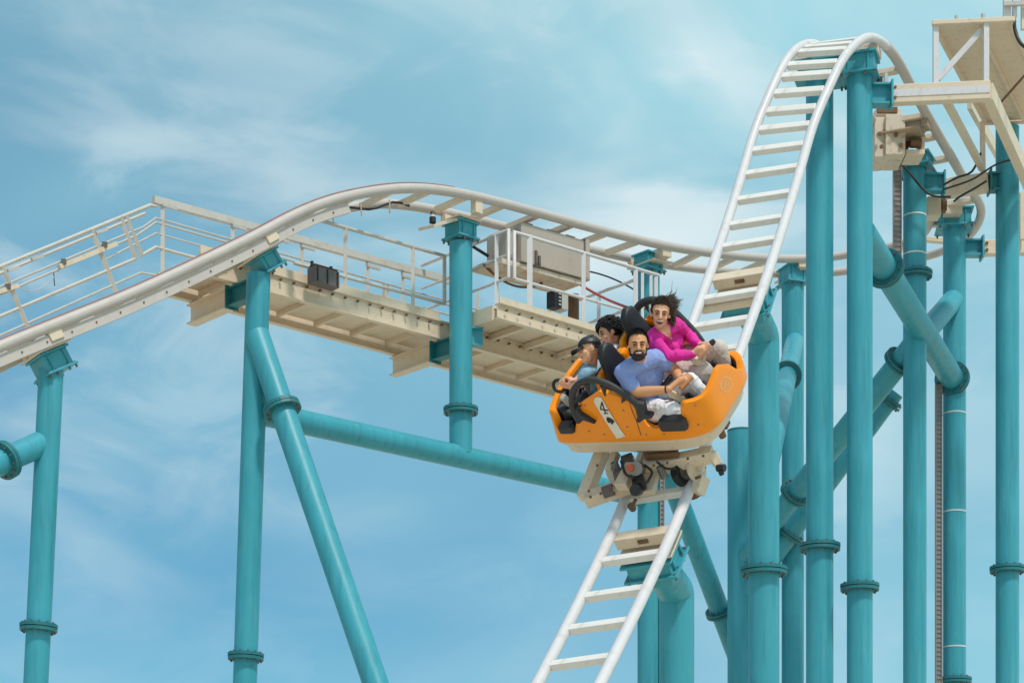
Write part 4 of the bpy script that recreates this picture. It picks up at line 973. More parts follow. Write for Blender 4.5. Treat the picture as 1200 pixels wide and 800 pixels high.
# bogie under the car
def ontrack(px, py, h): # point h above the track plane (plane parallel with the car floor)
    return loc(px, py, z=-.45 + h)
bg_ = lambda nm, mb, m=CREAM, par=None, bev=.006: cobj(nm, mb, m, par, bevel=bev)
tow = lambda p, d: p + TOC(p) * d
TOC = lambda p: (CI @ V((0, 0, CZ)) - V(p)).normalized()
p0, p1 = ontrack(686, 586, .12), ontrack(752, 563, .12)
m_ = MB(); m_.box(p0, p1, .11, .11); ax = bg_('axle_beam', m_)
m_ = MB(); m_.box(ontrack(684, 584, .12), ontrack(707, 527, .24), .10, .10); bg_('strut', m_)
m_ = MB(); m_.box(ontrack(722, 530, .24), ontrack(714, 553, .18), .06, .07); m_.box(ontrack(714, 553.5, .18), ontrack(722, 570, .12), .06, .07); bg_('strut', m_)
m_ = MB(); m_.box(ontrack(728, 571, .20), ontrack(742, 545, .22), .12, .08); bg_('bracket', m_)
m_ = MB(); m_.box(ontrack(755, 549, .2), ontrack(836, 532, .2), .10, .115); rb = bg_('axle_beam', m_)
m_ = MB(); m_.box(ontrack(834, 530, .22), ontrack(842, 545, .12), .07, .07); bg_('beam_end', m_, par=rb)
m_ = MB(); m_.cyl(ontrack(845, 548, .12), (1, 0, 0), .03, .07, 14); m_.cyl(ontrack(845, 553, .10), (0, 0, 1), .022, .04, 12); bg_('end_buffer', m_, BLACK, rb)
m_ = MB(); m_.box(ontrack(762, 556, .16), ontrack(757, 578, .12), .15, .06); bg_('wheel_plate', m_)
axd = (p1 - p0).normalized()
for (px, py), rr, par in (((798, 554), .105, rb),):
    c = ontrack(px + 2, py, .10); axw = (CI.to_3x3() @ V((.62, -.76, .10))).normalized(); m_ = MB(); m_.cyl(c, axw, rr, .07, 26); wh = bg_('wheel', m_, BLACK, None, .015)
    m_ = MB(); m_.cyl(c, axw, rr * .62, .09, 22); bg_('hub', m_, STEEL, wh, .006)
a2 = (C3_ @ V((.72, -.62, .12))).normalized() if False else (CI.to_3x3() @ V((.62, -.76, .10))).normalized()
c = tow(ontrack(816, 550, .08), .06); u2 = a2.cross(V((0, 0, 1))).normalized()
m_ = MB(); m_.cyl(c, a2, .098, .03, 28); m_.box(c, tow(ontrack(819, 538, .14), .06), .17, .03, a2.cross(c - tow(ontrack(819, 538, .14), .06))); wp = bg_('wheel_plate', m_)
for (px, py) in ((818, 559), (808, 553), (824, 548)): m_ = MB(); m_.cyl(tow(ontrack(px, py, .08), .07), a2, .013, .05, 8); bg_('bolt_cap', m_, RUST, wp, 0)
m_ = MB(); m_.box(ontrack(824, 558, .05), ontrack(817, 578, -.02), .075, .12); lwb = bg_('guide_wheel_arm', m_, CREAMR)
m_ = MB(); m_.cyl(ontrack(813, 577, -.07), (0, 0, 1), .06, .05, 20); bg_('guide_wheel', m_, RUST, lwb)
c = tow(ontrack(747, 549, .17), .22); m_ = MB(); m_.cyl(c, (CI.to_3x3() @ V((-.35, -.9, -.2))), .058, .10, 22); hubm = bg_('hub_motor', m_, STEEL)
m_ = MB(); m_.cyl(tow(ontrack(739.5, 548, .20), .23), (CI.to_3x3() @ V((-.35, -.9, -.2))), .03, .07, 16); bg_('red_light', m_, mat('red_plastic', (.6, .09, .03), .4), hubm)
c = tow(ontrack(749, 566, .14), .16); m_ = MB(); m_.obox(c, axd, axd.cross(V((0, 0, 1))), V((0, 0, 1)), .10, .10, .09); m_.cyl(tow(ontrack(746, 574, .12), .18), (CI.to_3x3() @ V((-.3, -.9, -.2))), .048, .09, 20); bg_('sensor_box', m_, BLACK, hubm)
m_ = MB(); m_.cyl(ontrack(740.5, 594, .02), (CI.to_3x3() @ V((-.3, -.9, .1))), .03, .07, 16); m_.box(ontrack(741, 592, .02), ontrack(745, 585, .08), .03, .03); bg_('guide_wheel', m_, RUST, ax)
for (px, py), rr in (((728, 560), .075), ((736, 540), .06), ((713, 575), .05)):
    m_ = MB(); m_.cyl(ontrack(px, py, .17), axd, rr, .09, 22); wh = bg_('wheel', m_, DBROWN, None, .01)
    m_ = MB(); m_.cyl(ontrack(px, py, .17), axd, rr * .5, .11, 16); bg_('hub', m_, CREAM, wh, .004)
for h, rr, nm, m2 in ((-.165, .33, 'turntable', RUST), (-.20, .26, 'bearing_ring', STEEL), (-.25, .20, 'pivot_block', CREAMR)):
    m_ = MB(); m_.cyl((.02, 0, h), (0, 0, 1), rr, .045, 36); bg_(nm, m_, m2)
m_ = MB(); m_.obox((0.05, 0, -.30), CI.to_3x3() @ rI, CI.to_3x3() @ dU, V((0, 0, 1)), .24, .95, .08); bg_('bogie_frame', m_)
for s in (-1, 1):
    for e in (-1, 1):
        pos = (CI @ PATH[kc]) + (CI.to_3x3() @ rI) * HG * s + (CI.to_3x3() @ dU) * .36 * e + V((0, 0, RR + .07))
        if (s, e) == (1, -1): continue
        m_ = MB(); m_.cyl(pos, CI.to_3x3() @ rI, .07, .06, 20); bg_('wheel', m_, BLACK, None, .01)
m_ = MB(); m_.cyl(loc(846, 508, z=-.14), (0, 0, 1), .03, .06, 12); m_.box(loc(848, 500, z=-.12), loc(852, 492, z=-.12), .05, .06); bg_('buffer', m_, RUST, chs)

for pts_b, rr in (([(728, 540), (734, 556), (744, 560)], .012), ([(756, 545), (764, 553), (758, 566)], .011), ([(770, 541), (782, 549), (792, 548)], .010)):
    m_ = MB(); m_.tube(spline([tow(ontrack(x, y, .18), .2) for x, y in pts_b], .03), rr, 8); bg_('hose', m_, CABLE, None, 0)
m_ = MB()
for px, py, h in ((692, 582, .18), (704, 578, .18), (716, 574, .18), (766, 545, .26), (782, 542, .26), (806, 537, .26), (824, 534, .26), (690, 575, .2), (700, 545, .26)):
    m_.cyl(tow(ontrack(px, py, h), .05), TOC(ontrack(px, py, h)), .013, .03, 6, smooth=False)
bg_('bolt_row', m_, RUST, None, 0)['kind'] = 'stuff'
for px, py in ((722, 548), (776, 553)):
    c = tow(ontrack(px, py, .16), .12); m_ = MB(); m_.tube([c + V((.028 * cos(q * .7), .028 * sin(q * .7), -.06 + .0022 * q)) for q in range(56)], .007, 6); bg_('coil_spring', m_, STEEL, None, 0)
m_ = MB(); m_.box(tow(ontrack(757, 535, .24), .1), tow(ontrack(795, 531, .24), .1), .05, .05); bg_('gear_block', m_, RUST, None, .008)
# ------------------------------------------------------------------ people: one continuous remeshed body each
C3 = CI.to_3x3()
UPW = (C3 @ V((0, 0, 1))).normalized()
class Body:
    def __init__(self): self.cap = []; self.el = []
    def c(self, p, q, r0, r1, m): self.cap.append((V(p), V(q), r0, r1, m)); return self
    def e(self, c, ax, ay, az, m): self.el.append((V(c), V(ax), V(ay), V(az), m)); return self
    def chain(self, pts, rs, m):
        for k in range(len(pts) - 1): self.c(pts[k], pts[k + 1], rs[k], rs[k + 1], m)
        return self
    def build(self, mats, parent, voxel=0.0062, over=None):
        mb = MB()
        for p, q, r0, r1, m in self.cap:
            d = q - p; ln = d.length
            if ln < 1e-5: mb.ball(p, r0); continue
            d = d / ln; _, s, u = frame_of(d); ps, rs = [], []
            for k in range(6): a = -pi / 2 + pi / 2 * k / 5; ps.append(p + d * r0 * sin(a)); rs.append(max(1e-4, r0 * cos(a)))
            for k in range(6): a = pi / 2 * k / 5; ps.append(q + d * r1 * sin(a)); rs.append(max(1e-4, r1 * cos(a)))
            n = 14; vs = [c_ + (s * cos(2 * pi * j / n) + u * sin(2 * pi * j / n)) * rr for c_, rr in zip(ps, rs) for j in range(n)]
            fs = [tuple(range(n))[::-1], tuple(range(11 * n, 12 * n))] + [(a * n + j, a * n + (j + 1) % n, (a + 1) * n + (j + 1) % n, (a + 1) * n + j) for a in range(11) for j in range(n)]
            mb.add(vs, fs)
        for c, ax, ay, az, m in self.el: mb.ell(c, ax, ay, az, 14, 20)
        tmp = obj('tmp', mb, mats[0], None, local=True)
        rm = tmp.modifiers.new('r', 'REMESH'); rm.mode = 'VOXEL'; rm.voxel_size = voxel
        sm = tmp.modifiers.new('s', 'SMOOTH'); sm.factor = 0.5; sm.iterations = 3
        dg = bpy.context.evaluated_depsgraph_get(); me = bpy.data.meshes.new_from_object(tmp.evaluated_get(dg))
        bpy.data.objects.remove(tmp, do_unlink=True)
        me.name = 'body'; me.materials.clear()
        for mm in mats: me.materials.append(mm)
        nf = len(me.polygons); C = np.zeros(nf * 3); me.polygons.foreach_get('center', C); C = C.reshape(-1, 3)
        best = np.full(nf, 1e9); idx = np.zeros(nf, np.int32)
        for p, q, r0, r1, m in self.cap:
            p_, d = np.array(p), np.array(q - p); L2 = max(1e-9, d @ d); t = np.clip((C - p_) @ d / L2, 0, 1)
            ds = np.linalg.norm(C - p_ - t[:, None] * d, axis=1) - (r0 + (r1 - r0) * t); k = ds < best; best[k] = ds[k]; idx[k] = m
        for c, ax, ay, az, m in self.el:
            Ai = np.linalg.inv(np.array([ax, ay, az]).T); qv = (C - np.array(c)) @ Ai.T
            ln = np.linalg.norm(qv, axis=1); g_ = np.linalg.norm((qv / np.maximum(ln, 1e-6)[:, None]) @ np.array([ax, ay, az]), axis=1)
            ds = (ln - 1) * g_; k = ds < best; best[k] = ds[k]; idx[k] = m
        if over:
            k = over[0](C) & (idx == over[2]); idx[k] = over[1]
        cloth = [k for k, mm in enumerate(mats) if mm in (BLUE, LBLUE, PINK, WHT, BEIGE)]
        fl = np.isin(idx, cloth); nv = len(me.vertices); inside = np.zeros(nv); cnt = np.zeros(nv)
        lv = np.zeros(len(me.loops), np.int32); me.loops.foreach_get('vertex_index', lv); lt_ = np.zeros(nf, np.int32); me.polygons.foreach_get('loop_total', lt_)
        np.add.at(inside, lv, np.repeat(fl, lt_).astype(float)); np.add.at(cnt, lv, 1.0); wv = inside / np.maximum(cnt, 1)
        co_ = np.zeros(nv * 3); me.vertices.foreach_get('co', co_); co_ = co_.reshape(-1, 3); no_ = np.zeros(nv * 3); me.vertices.foreach_get('normal', no_); no_ = no_.reshape(-1, 3)
        rs_ = np.random.RandomState(3); h = np.zeros(nv)
        for k in range(9):
            d = rs_.randn(3); d /= np.linalg.norm(d); ph = 1.6 * np.sin(co_ @ (rs_.randn(3) * 14) + k)
            h += np.clip(np.sin(co_ @ (d * rs_.uniform(38, 85)) + ph + k), -.2, 1) ** 3 * rs_.uniform(.5, 1)
        co_ += no_ * (h * wv * .0032)[:, None]; me.vertices.foreach_set('co', co_.ravel())
        me.polygons.foreach_set('material_index', idx); me.polygons.foreach_set('use_smooth', np.ones(nf, bool)); me.update()
        o = bpy.data.objects.new('body', me); COL.objects.link(o); o.parent = parent; WM[o.name] = WM[parent.name]
        return o
def axes(fwd, up=None):
    f_ = V(fwd).normalized(); u = V(up if up is not None else UPW); u = (u - f_ * u.dot(f_)).normalized(); return f_, u.cross(f_), u   # forward, left, up
def head(B, c, fwd, up, skin, s=1.0, jaw=1.0):
    f_, l_, u_ = axes(fwd, up); u_ = u_ * .945; P = lambda a, b, d: V(c) + (f_ * a + l_ * b + u_ * d) * s
    E = lambda p, a, b, d, m=skin: B.e(p, f_ * a * s, l_ * b * s, u_ * d * s, m)
    E(P(-.012, 0, .028), .096, .076, .094); E(P(.026, 0, -.035), .062, .058 * jaw, .078); E(P(.052, 0, -.094), .030, .032 * jaw, .024)
    for q in (-1, 1):
        E(P(.058, .034 * q, -.030), .026, .024, .026); E(P(-.004, .077 * q, -.004), .018, .009, .032); B.c(P(.080, .012 * q, .030), P(.070, .046 * q, .028), .011 * s, .009 * s, skin)
    B.c(P(.088, 0, .014), P(.108, 0, -.026), .009 * s, .014 * s, skin); B.c(P(.099, .011, -.03), P(.099, -.011, -.03), .009 * s, .009 * s, skin)
    return P, (f_, l_, u_)
def hand(B, g0, g1, wrist, skin, s=1.0, flip=1, frac_=0.5):
    """fist closed round the handle g0-g1: palm, four fingers of unequal length and a thumb wrapping it"""
    g = (V(g1) - V(g0)).normalized(); c = V(g0).lerp(V(g1), frac_); w_ = V(wrist) - c; u = (w_ - g * w_.dot(g)).normalized(); v = g.cross(u) * flip
    pt = lambda along, ang, rad: c + g * along + (u * cos(ang) + v * sin(ang)) * rad
    R0 = .030 * s
    for q, (al_, th_) in enumerate(((-.031, .9), (-.010, 1.0), (.011, .96), (.031, .8))):
        al_ *= s; a0 = .55
        pts = [pt(al_, a0 + (3.9 * th_) * k / 4, R0 * (1.18 if k == 0 else 1.0)) for k in range(5)]
        B.chain(pts, [.0105 * s, .0098 * s, .0092 * s, .0085 * s, .0075 * s], skin)
        B.c(pt(al_ * .75, .12, R0 * 1.35), pts[0], .012 * s, .011 * s, skin)
    B.e(pt(0, .25, R0 * 1.55), g * .040 * s, u * .030 * s, v * .020 * s, skin)
    B.c(pt(0, .1, R0 * 1.9), wrist, .024 * s, .024 * s, skin)
    th = [pt(.036 * s * 1.0, .0, R0 * 1.5), pt(.046 * s, -.7, R0 * 1.2), pt(.044 * s, -1.6, R0 * 1.05), pt(.036 * s, -2.4, R0 * .98)]
    B.chain(th, [.014 * s, .0125 * s, .011 * s, .009 * s], skin)
def limb(B, sh, el, wr, r, m_up, m_low, sleeve=None, skin=0):
    sh, el, wr = V(sh), V(el), V(wr)
    if sleeve is None:
        B.c(sh, el, r * 1.12, r * .86, m_up); B.c(el, el.lerp(wr, .35), r * .86, r * .84, m_low); B.c(el.lerp(wr, .35), wr, r * .84, r * .56, m_low)
    else:
        mid = sh.lerp(el, sleeve); B.c(sh, mid, r * 1.22, r * 1.22, m_up); B.c(mid, el, r * .98, r * .82, m_low); B.c(el, el.lerp(wr, .35), r * .82, r * .82, m_low); B.c(el.lerp(wr, .35), wr, r * .82, r * .52, m_low)
def part(nm, mb, m, par, **k): return obj(nm, mb, m, par, local=True, **k)
def face_bits(P, ax3, par, brow_m, s=1.0, smile=1.0, open_=0.5, look=0, eye=.8):
    f_, l_, u_ = ax3
    for q in (-1, 1):
        m_ = MB(); m_.ell(P(.0775, .031 * q, .007), f_ * .0095 * s, l_ * .0125 * s, u_ * .0040 * s); ey = part('eye', m_, EYEW, par)
        m_ = MB(); m_.tube([P(.083, .019 * q, .004), P(.0878, .030 * q, .0085), P(.079, .044 * q, .0035)], [.002 * s, .0046 * s, .002 * s], 8); part('iris', m_, EYED, ey)
        m_ = MB(); m_.tube([P(.084, .020 * q, -.004), P(.087, .031 * q, -.006), P(.079, .043 * q, -.003)], [.002 * s, .003 * s, .002 * s], 6); part('lower_lid', m_, LIDS, ey)
        m_ = MB(); m_.tube([P(.089, .013 * q, .024), P(.090, .030 * q, .031), P(.076, .050 * q, .026)], [.0042 * s, .005 * s, .003 * s], 8); part('eyebrow', m_, brow_m, par)
    m_ = MB(); m_.ell(P(.082, 0, -.062), f_ * .012 * s, l_ * .029 * s * smile, u_ * (.005 + .015 * open_) * s); mo_ = part('mouth', m_, LIPS, par)
    m_ = MB(); m_.ell(P(.087, 0, -.058 + .003 * open_), f_ * .009 * s, l_ * .024 * s * smile, u_ * (.0045 + .002 * open_) * s); part('teeth', m_, TEETH, mo_)
    if open_ > .7: m_ = MB(); m_.ell(P(.0885, 0, -.069), f_ * .007 * s, l_ * .019 * s, u_ * .008 * s); part('tongue', m_, mat('mouth_inside', (.10, .015, .02), .5), mo_)
def hair_shell(P, ax3, par, m, cond, axs, cen, n=1500, ln=(.012, .028), lean=None, seed=1, s=1.0, thick=.0035, wild=.4):
    """scalp cap plus many small tapered locks"""
    rnd = random.Random(seed); f_, l_, u_ = ax3; mb = MB(); c = P(*cen)
    a, b, d = axs; NN, MM = 22, 32; grid = {}
    vs = []; ok = []
    for i in range(NN + 1):
        for j in range(MM):
            t, p = pi * i / NN, 2 * pi * j / MM; q = (sin(t) * cos(p), sin(t) * sin(p), cos(t)); ok.append(cond(q))
            jig = 1 + rnd.uniform(-.02, .03); vs.append(c + (f_ * q[0] * a + l_ * q[1] * b + u_ * q[2] * d) * s * jig)
    fs = [(i * MM + j, i * MM + (j + 1) % MM, (i + 1) * MM + (j + 1) % MM, (i + 1) * MM + j) for i in range(NN) for j in range(MM)]
    fs = [x for x in fs if all(ok[y] for y in x)]; mb.add(vs, fs, True)
    k = 0
    while k < n:
        z = rnd.uniform(-1, 1); p = rnd.uniform(0, 2 * pi); q = (math.sqrt(1 - z * z) * cos(p), math.sqrt(1 - z * z) * sin(p), z)
        if not cond(q): continue
        k += 1; base = c + (f_ * q[0] * a + l_ * q[1] * b + u_ * q[2] * d) * s * .99; nrm = (f_ * q[0] / a + l_ * q[1] / b + u_ * q[2] / d).normalized()
        dr = nrm + V((rnd.uniform(-wild, wild), rnd.uniform(-wild, wild), rnd.uniform(-wild, wild)))
        if lean is not None: dr = dr + lean(q)
        dr.normalize(); h = rnd.uniform(*ln) * s; side = nrm.cross(dr); 
        if side.length < .05: side = nrm.cross(f_ + l_ * .3)
        side.normalize(); mid = base + dr * h * .55 + nrm * h * .1; tip = base + dr * h + side * rnd.uniform(-.2, .2) * h; w_ = thick * s * rnd.uniform(.7, 1.4); bt = nrm.cross(side)
        o = [base + side * w_, base - side * w_, base + bt * w_, mid + side * w_ * .8, mid - side * w_ * .8, mid + bt * w_ * .8, tip]
        mb.add(o, [(0, 1, 4, 3), (1, 2, 5, 4), (2, 0, 3, 5), (3, 4, 6), (4, 5, 6), (5, 3, 6)])
    return part('hair', mb, m, par)
def person(label, px, py, y):
    return thing('person', label, 'person', CAR @ loc(px, py, y=y), 'riders in the orange car', CAR.to_3x3())
def localise(o):        # bodies are modelled in car coordinates: shift children to the person's own origin
    d = CI @ o.matrix_world.translation
    for ch in o.children: ch.location = -d
TOCAM = lambda p: (CI @ V((0, 0, CZ)) - V(p)).normalized()

# man: short dark hair, beard, periwinkle shirt, white trousers
man = person('bearded man in a periwinkle T-shirt and white trousers, laughing in the near front seat', 768, 474, -.22)
B = Body(); sk, shirt, tr, shoe = 0, 1, 2, 3
pel, nk, hc = loc(762, 473, y=-.20), loc(749, 425.5, y=-.21), loc(747.5, 404.5, y=-.23)
shR, elR, wrR = loc(730, 436, y=-.34), loc(744, 460, y=-.43), loc(784, 456, y=-.36)
shL, elL, wrL = loc(768, 419, y=-.10), loc(791, 433, y=-.03), loc(796, 443, y=-.16)
bk = V((-.04, .03, 0))
B.c(pel + V((-.02, .08, 0)), pel + V((0, -.08, 0)), .105, .105, tr)
B.chain([pel + V((-.02, 0, .06)), pel.lerp(nk, .45) + bk, pel.lerp(nk, .75) + bk], [.118, .125, .130], shirt)
mid = shR.lerp(shL, .5); B.c(shR.lerp(mid, .25), shL.lerp(mid, .25), .075, .075, shirt); B.e(pel.lerp(nk, .66), (shL - shR) * .56, V((0, 0, .15)), (shL - shR).cross(V((0, 0, 1))).normalized() * .10, shirt)
B.c(mid + V((0, 0, .01)), nk + V((0, 0, .02)), .062, .056, shirt)
B.c(nk + V((-.01, .01, -.02)), hc + V((-.015, .01, -.05)), .055, .054, sk)
limb(B, shR, elR, wrR, .053, shirt, sk, .68); limb(B, shL, elL, wrL, .053, shirt, sk, .5)
fw = (TOCAM(hc) + V((.02, .05, -.05))).normalized(); P, A3 = head(B, hc, fw, UPW + C3 @ V((-.03, 0, 0)), sk, 1.0, 1.06)
hand(B, mg0, mg1, wrR, sk, 1.0, 1, .22); hand(B, mg0, mg1, wrL, sk, .95, 1, .66)
kR, kL = loc(788, 481, y=-.36), loc(808, 447, y=-.10)
B.c(pel + V((.03, -.09, 0)), kR, .095, .074, tr); B.c(pel + V((.03, .09, 0)), kL, .095, .070, tr)
fR, fL = kR + V((.10, -.0, -.13)), kL + V((.13, .0, -.22)); B.c(kR, fR, .070, .050, tr); B.c(kL, fL, .068, .046, tr)
B.c(fR, fR + V((.08, 0, -.01)), .045, .04, shoe); B.c(fL, fL + V((.08, 0, -.02)), .045, .04, shoe)
B.build([SKIN1, BLUE, WHT, DARKC], man)
f_, l_, u_ = A3
face_bits(P, A3, man, HAIRB, 1.0, 1.0, .35)
hair_shell(P, A3, man, HAIRB, lambda q: (q[2] > .18 + .62 * q[0] and q[2] > -.25) or (q[0] < -.1 and q[2] > -.45) or (abs(q[1]) > .86 and -.3 < q[2] < .4 and q[0] < .28), (.103, .0815, .103), (-.012, 0, .028), 1500, (.006, .015), lambda q: u_ * .5 + f_ * .5, 3, thick=.0045, wild=.25)
mb = MB(); mb.ell(P(.034, 0, -.082), f_ * .058, l_ * .0575, u_ * .046); mb.ell(P(.066, 0, -.100), f_ * .024, l_ * .030, u_ * .022)
for q in (-1, 1):
    mb.tube([P(.0, .071 * q, .0), P(.010, .065 * q, -.045), P(.03, .056 * q, -.075)], [.006, .008, .014], 8)
mb.tube([P(.080, .036, -.060), P(.097, .016, -.046), P(.101, 0, -.043), P(.097, -.016, -.046), P(.080, -.036, -.060)], [.007, .010, .009, .010, .007], 8)
part('beard', mb, HAIRB, man)
for ch in man.children:
    if ch.name.startswith(('mouth',)): ch.location = (0, 0, 0)
# push the smile out in front of the beard
for ch in man.children:
    if ch.name.startswith('mouth'): ch['_push'] = 1
localise(man)
for ch in man.children:
    if '_push' in ch: ch.location = ch.location + f_ * .017; del ch['_push']
mb = MB(); mb.cyl(wrR.lerp(elR, .08), wrR - elR, .031, .012, 16); o_ = part('wristband', mb, BLACK, man); o_.location = man.children[0].location

# woman: magenta top, beige trousers, dark hair blown up and back
wom = person('laughing woman in a magenta V-neck top with wind-blown brown hair, far front seat', 788, 426, .22)
B = Body()
pel, nk, hc = loc(790, 428, y=.22), loc(776, 390, y=.20), loc(774, 368, y=.2)
shR, elR, wrR = loc(764, 398, y=.06), loc(784, 417, y=-.04), loc(811, 415, y=.07)
shL, elL, wrL = loc(791, 379, y=.30), loc(806, 392, y=.40), loc(819, 404, y=.24)
B.c(pel + V((-.02, .08, 0)), pel + V((0, -.08, 0)), .105, .105, 2)
B.chain([pel + V((-.02, 0, .05)), pel.lerp(nk, .45) + bk, pel.lerp(nk, .75) + bk], [.112, .112, .112], 1)
mid = shR.lerp(shL, .5); B.c(shR.lerp(mid, .2), shL.lerp(mid, .2), .066, .066, 1); B.e(pel.lerp(nk, .62), (shL - shR) * .62, V((0, 0, .14)), (shL - shR).cross(V((0, 0, 1))).normalized() * .10, 1)
fc = TOCAM(hc); fr_ = V((fc.x, fc.y, 0)).normalized()
ch_ = pel.lerp(nk, .60); B.e(ch_ + fr_ * .075 + V((.03, .02, 0)), (.055, 0, 0), (0, .055, 0), (0, 0, .06), 1); B.e(ch_ + fr_ * .075 + V((-.03, -.06, 0)), (.055, 0, 0), (0, .055, 0), (0, 0, .06), 1)
B.c(mid + V((0, 0, .0)), nk + V((0, 0, .0)), .055, .05, 1)
B.c(nk + V((-.01, .01, -.02)), hc + V((-.012, .01, -.05)), .047, .046, 0)
limb(B, shR, elR, wrR, .050, 3, 3); limb(B, shL, elL, wrL, .050, 3, 3)
fw = (fc + V((.02, -.02, -.02))).normalized(); P, A3 = head(B, hc, fw, UPW + C3 @ V((.10, 0, 0)), 0, .97, .96)
hand(B, wg0, wg1, wrR, 0, .92, 1, .12); hand(B, wg0, wg1, wrL, 0, .88, 1, .50)
kR, kL = loc(826, 436, y=.10), loc(842, 409, y=.35)
B.c(pel + V((.03, -.09, 0)), kR, .095, .074, 2); B.c(pel + V((.03, .09, 0)), kL, .095, .074, 2)
kL2 = kL + V((.03, -.03, -.19)); B.c(kR, kR + V((.10, 0, -.18)), .066, .048, 2); B.c(kL, kL2, .070, .048, 2)
bv = np.array(TOCAM(nk)); MC = np.array(CAR)
def vneck(C):           # V neckline on the front of the top
    W_ = C @ MC[:3, :3].T + MC[:3, 3]; X_q = CX + F * W_[:, 0] / W_[:, 1]; Y_q = YH - F * (W_[:, 2] - CZ) / W_[:, 1]
    T = [(766, 383), (784, 380), (787.5, 398)]; ins = np.ones(len(C), bool)
    for (x0, y0), (x1, y1) in zip(T, T[1:] + T[:1]): ins &= ((x1 - x0) * (Y_q - y0) - (y1 - y0) * (X_q - x0)) >= 0
    return ins & ((C - np.array(nk)) @ bv > -.01)
B.build([SKIN2, PINK, BEIGE, PINK], wom, over=(vneck, 0, 1))
f_, l_, u_ = A3
face_bits(P, A3, wom, HAIRBR, .97, 1.0, 1.05)
right_img = C3 @ V((1, 0, .1))
hs_ = hair_shell(P, A3, wom, HAIRBR, lambda q: (q[2] > .05 + .54 * q[0] and q[2] > -.3) or (q[0] < -.05 and q[2] > -.75) or (abs(q[1]) > .72 and -.35 < q[2] < .6 and q[0] < .42), (.101, .081, .104), (-.014, 0, .030), 1800, (.015, .040), lambda q: u_ * .4 + right_img * .9, 5, .97, .0028, .3)
mb = MB(); rnd = random.Random(11)
clumps = [(u_ * rnd.uniform(-.1, .8) + right_img * rnd.uniform(.2, 1.4) - f_ * rnd.uniform(.1, .7)).normalized() for _ in range(26)]
for k in range(900):
    cl_d = clumps[k % 26]; ra = random.Random(100 + k % 26); a0 = ra.uniform(-1, .9); a = a0 + rnd.gauss(0, .10); bx = ra.uniform(-.06, .04)
    s_ = P(-.03 + bx + rnd.gauss(0, .010), a * .072, .088 - .055 * a * a + rnd.uniform(-.03, .02)); ln = ra.uniform(.045, .115) * rnd.uniform(.7, 1.1)
    sd_ = V((rnd.gauss(0, .12), rnd.gauss(0, .12), rnd.gauss(0, .12))); d = (cl_d + sd_).normalized(); bend = (u_ * ra.uniform(-.6, .5) + right_img * ra.uniform(-.2, .6)) * ln * .45
    pts_h = [s_, s_ + u_ * .010 + d * ln * .35, s_ + u_ * .014 + d * ln * .7 + bend * .4, s_ + u_ * .012 + d * ln + bend]
    r_h = rnd.uniform(.0012, .0034); mb.tube(pts_h, [r_h, r_h, r_h * .7, .0005], 5)
for (px, py), (qx, qy) in (((786, 352), (794, 336)), ((783, 352), (788, 328))):
    a, b = loc(px, py, y=.2), loc(qx, qy, y=.24); mb.tube([a, a.lerp(b, .5) + V((.012, 0, 0)), b], [.003, .002, .0006], 5)
for k in range(40):     # locks hanging behind the cheek on the right of the face
    s_ = P(-.02 + rnd.uniform(-.03, .02), .07 + rnd.uniform(-.01, .02), .05 - .1 * rnd.random()); mb.tube([s_, s_ + right_img * .03 - u_ * .02, s_ + right_img * rnd.uniform(.02, .06) - u_ * rnd.uniform(.03, .09)], [.007, .006, .001], 6)
part('loose_locks', mb, HAIRBR, hs_)
localise(wom)

# boy in the near rear seat: black cap, pale blue shirt, facing backwards (left)
boy = person('boy in a black cap and pale blue T-shirt, near rear seat, facing left', 700, 470, -.22)
B = Body(); hc = loc(690.5, 410, y=-.20); nk = loc(694, 431, y=-.20); pel = loc(704, 472, y=-.20)
fw = C3 @ V((-1, -.32, -.16)); P, A3 = head(B, hc, fw, UPW, 0, .92, .92)
B.c(nk, hc + V((.012, 0, -.05)), .042, .044, 0); B.c(pel + V((0, .07, 0)), pel + V((0, -.07, 0)), .09, .09, 2); B.chain([pel, pel.lerp(nk, .6), pel.lerp(nk, .85)], [.095, .10, .085], 1)
shR, elR, wrR = loc(687, 437, y=-.33), loc(681, 449, y=-.38), loc(668, 453, y=-.36)   # arm nearest the viewer
shL, elL, wrL = loc(700, 430, y=-.06), loc(684, 440, y=.0), loc(674, 446, y=-.10)
B.c(shR.lerp(shL, .15), shR.lerp(shL, .85), .062, .062, 1); limb(B, shR, elR, wrR, .042, 1, 0, .5); limb(B, shL, elL, wrL, .042, 1, 0, .5)
rc = loc(660, 449, y=-.36); hand(B, rc + V((-.03, 0, .0)), rc + V((.05, 0, .03)), wrR, 0, .82, -1, .5); hand(B, wrL + V((-.05, .02, .0)), wrL + V((-.05, -.05, .03)), wrL, 0, .8, 1, .5)
kR, kL = loc(686, 467, y=-.33), loc(690, 452, y=-.08)
for kk in (kR, kL): B.c(pel + V((-.03, .07 if kk is kL else -.07, 0)), kk, .075, .06, 2); B.c(kk, kk + V((-.12, 0, -.2)), .055, .042, 0); B.c(kk + V((-.12, 0, -.2)), kk + V((-.2, 0, -.22)), .04, .035, 3)
B.build([SKIN2, LBLUE, DARKC, DARKC], boy)
face_bits(P, A3, boy, HAIRB, .92, .8, .2); f_, l_, u_ = A3
hair_shell(P, A3, boy, HAIRB, lambda q: (q[0] < .1 and q[2] > -.35), (.100, .080, .100), (-.012, 0, .026), 500, (.008, .02), lambda q: -u_ * .8, 8, .92)
mb = MB(); s = .92; a, b, d = .108 * s, .087 * s, .088 * s; cc = P(-.010, 0, .040); NN, MM = 9, 28; vs = []
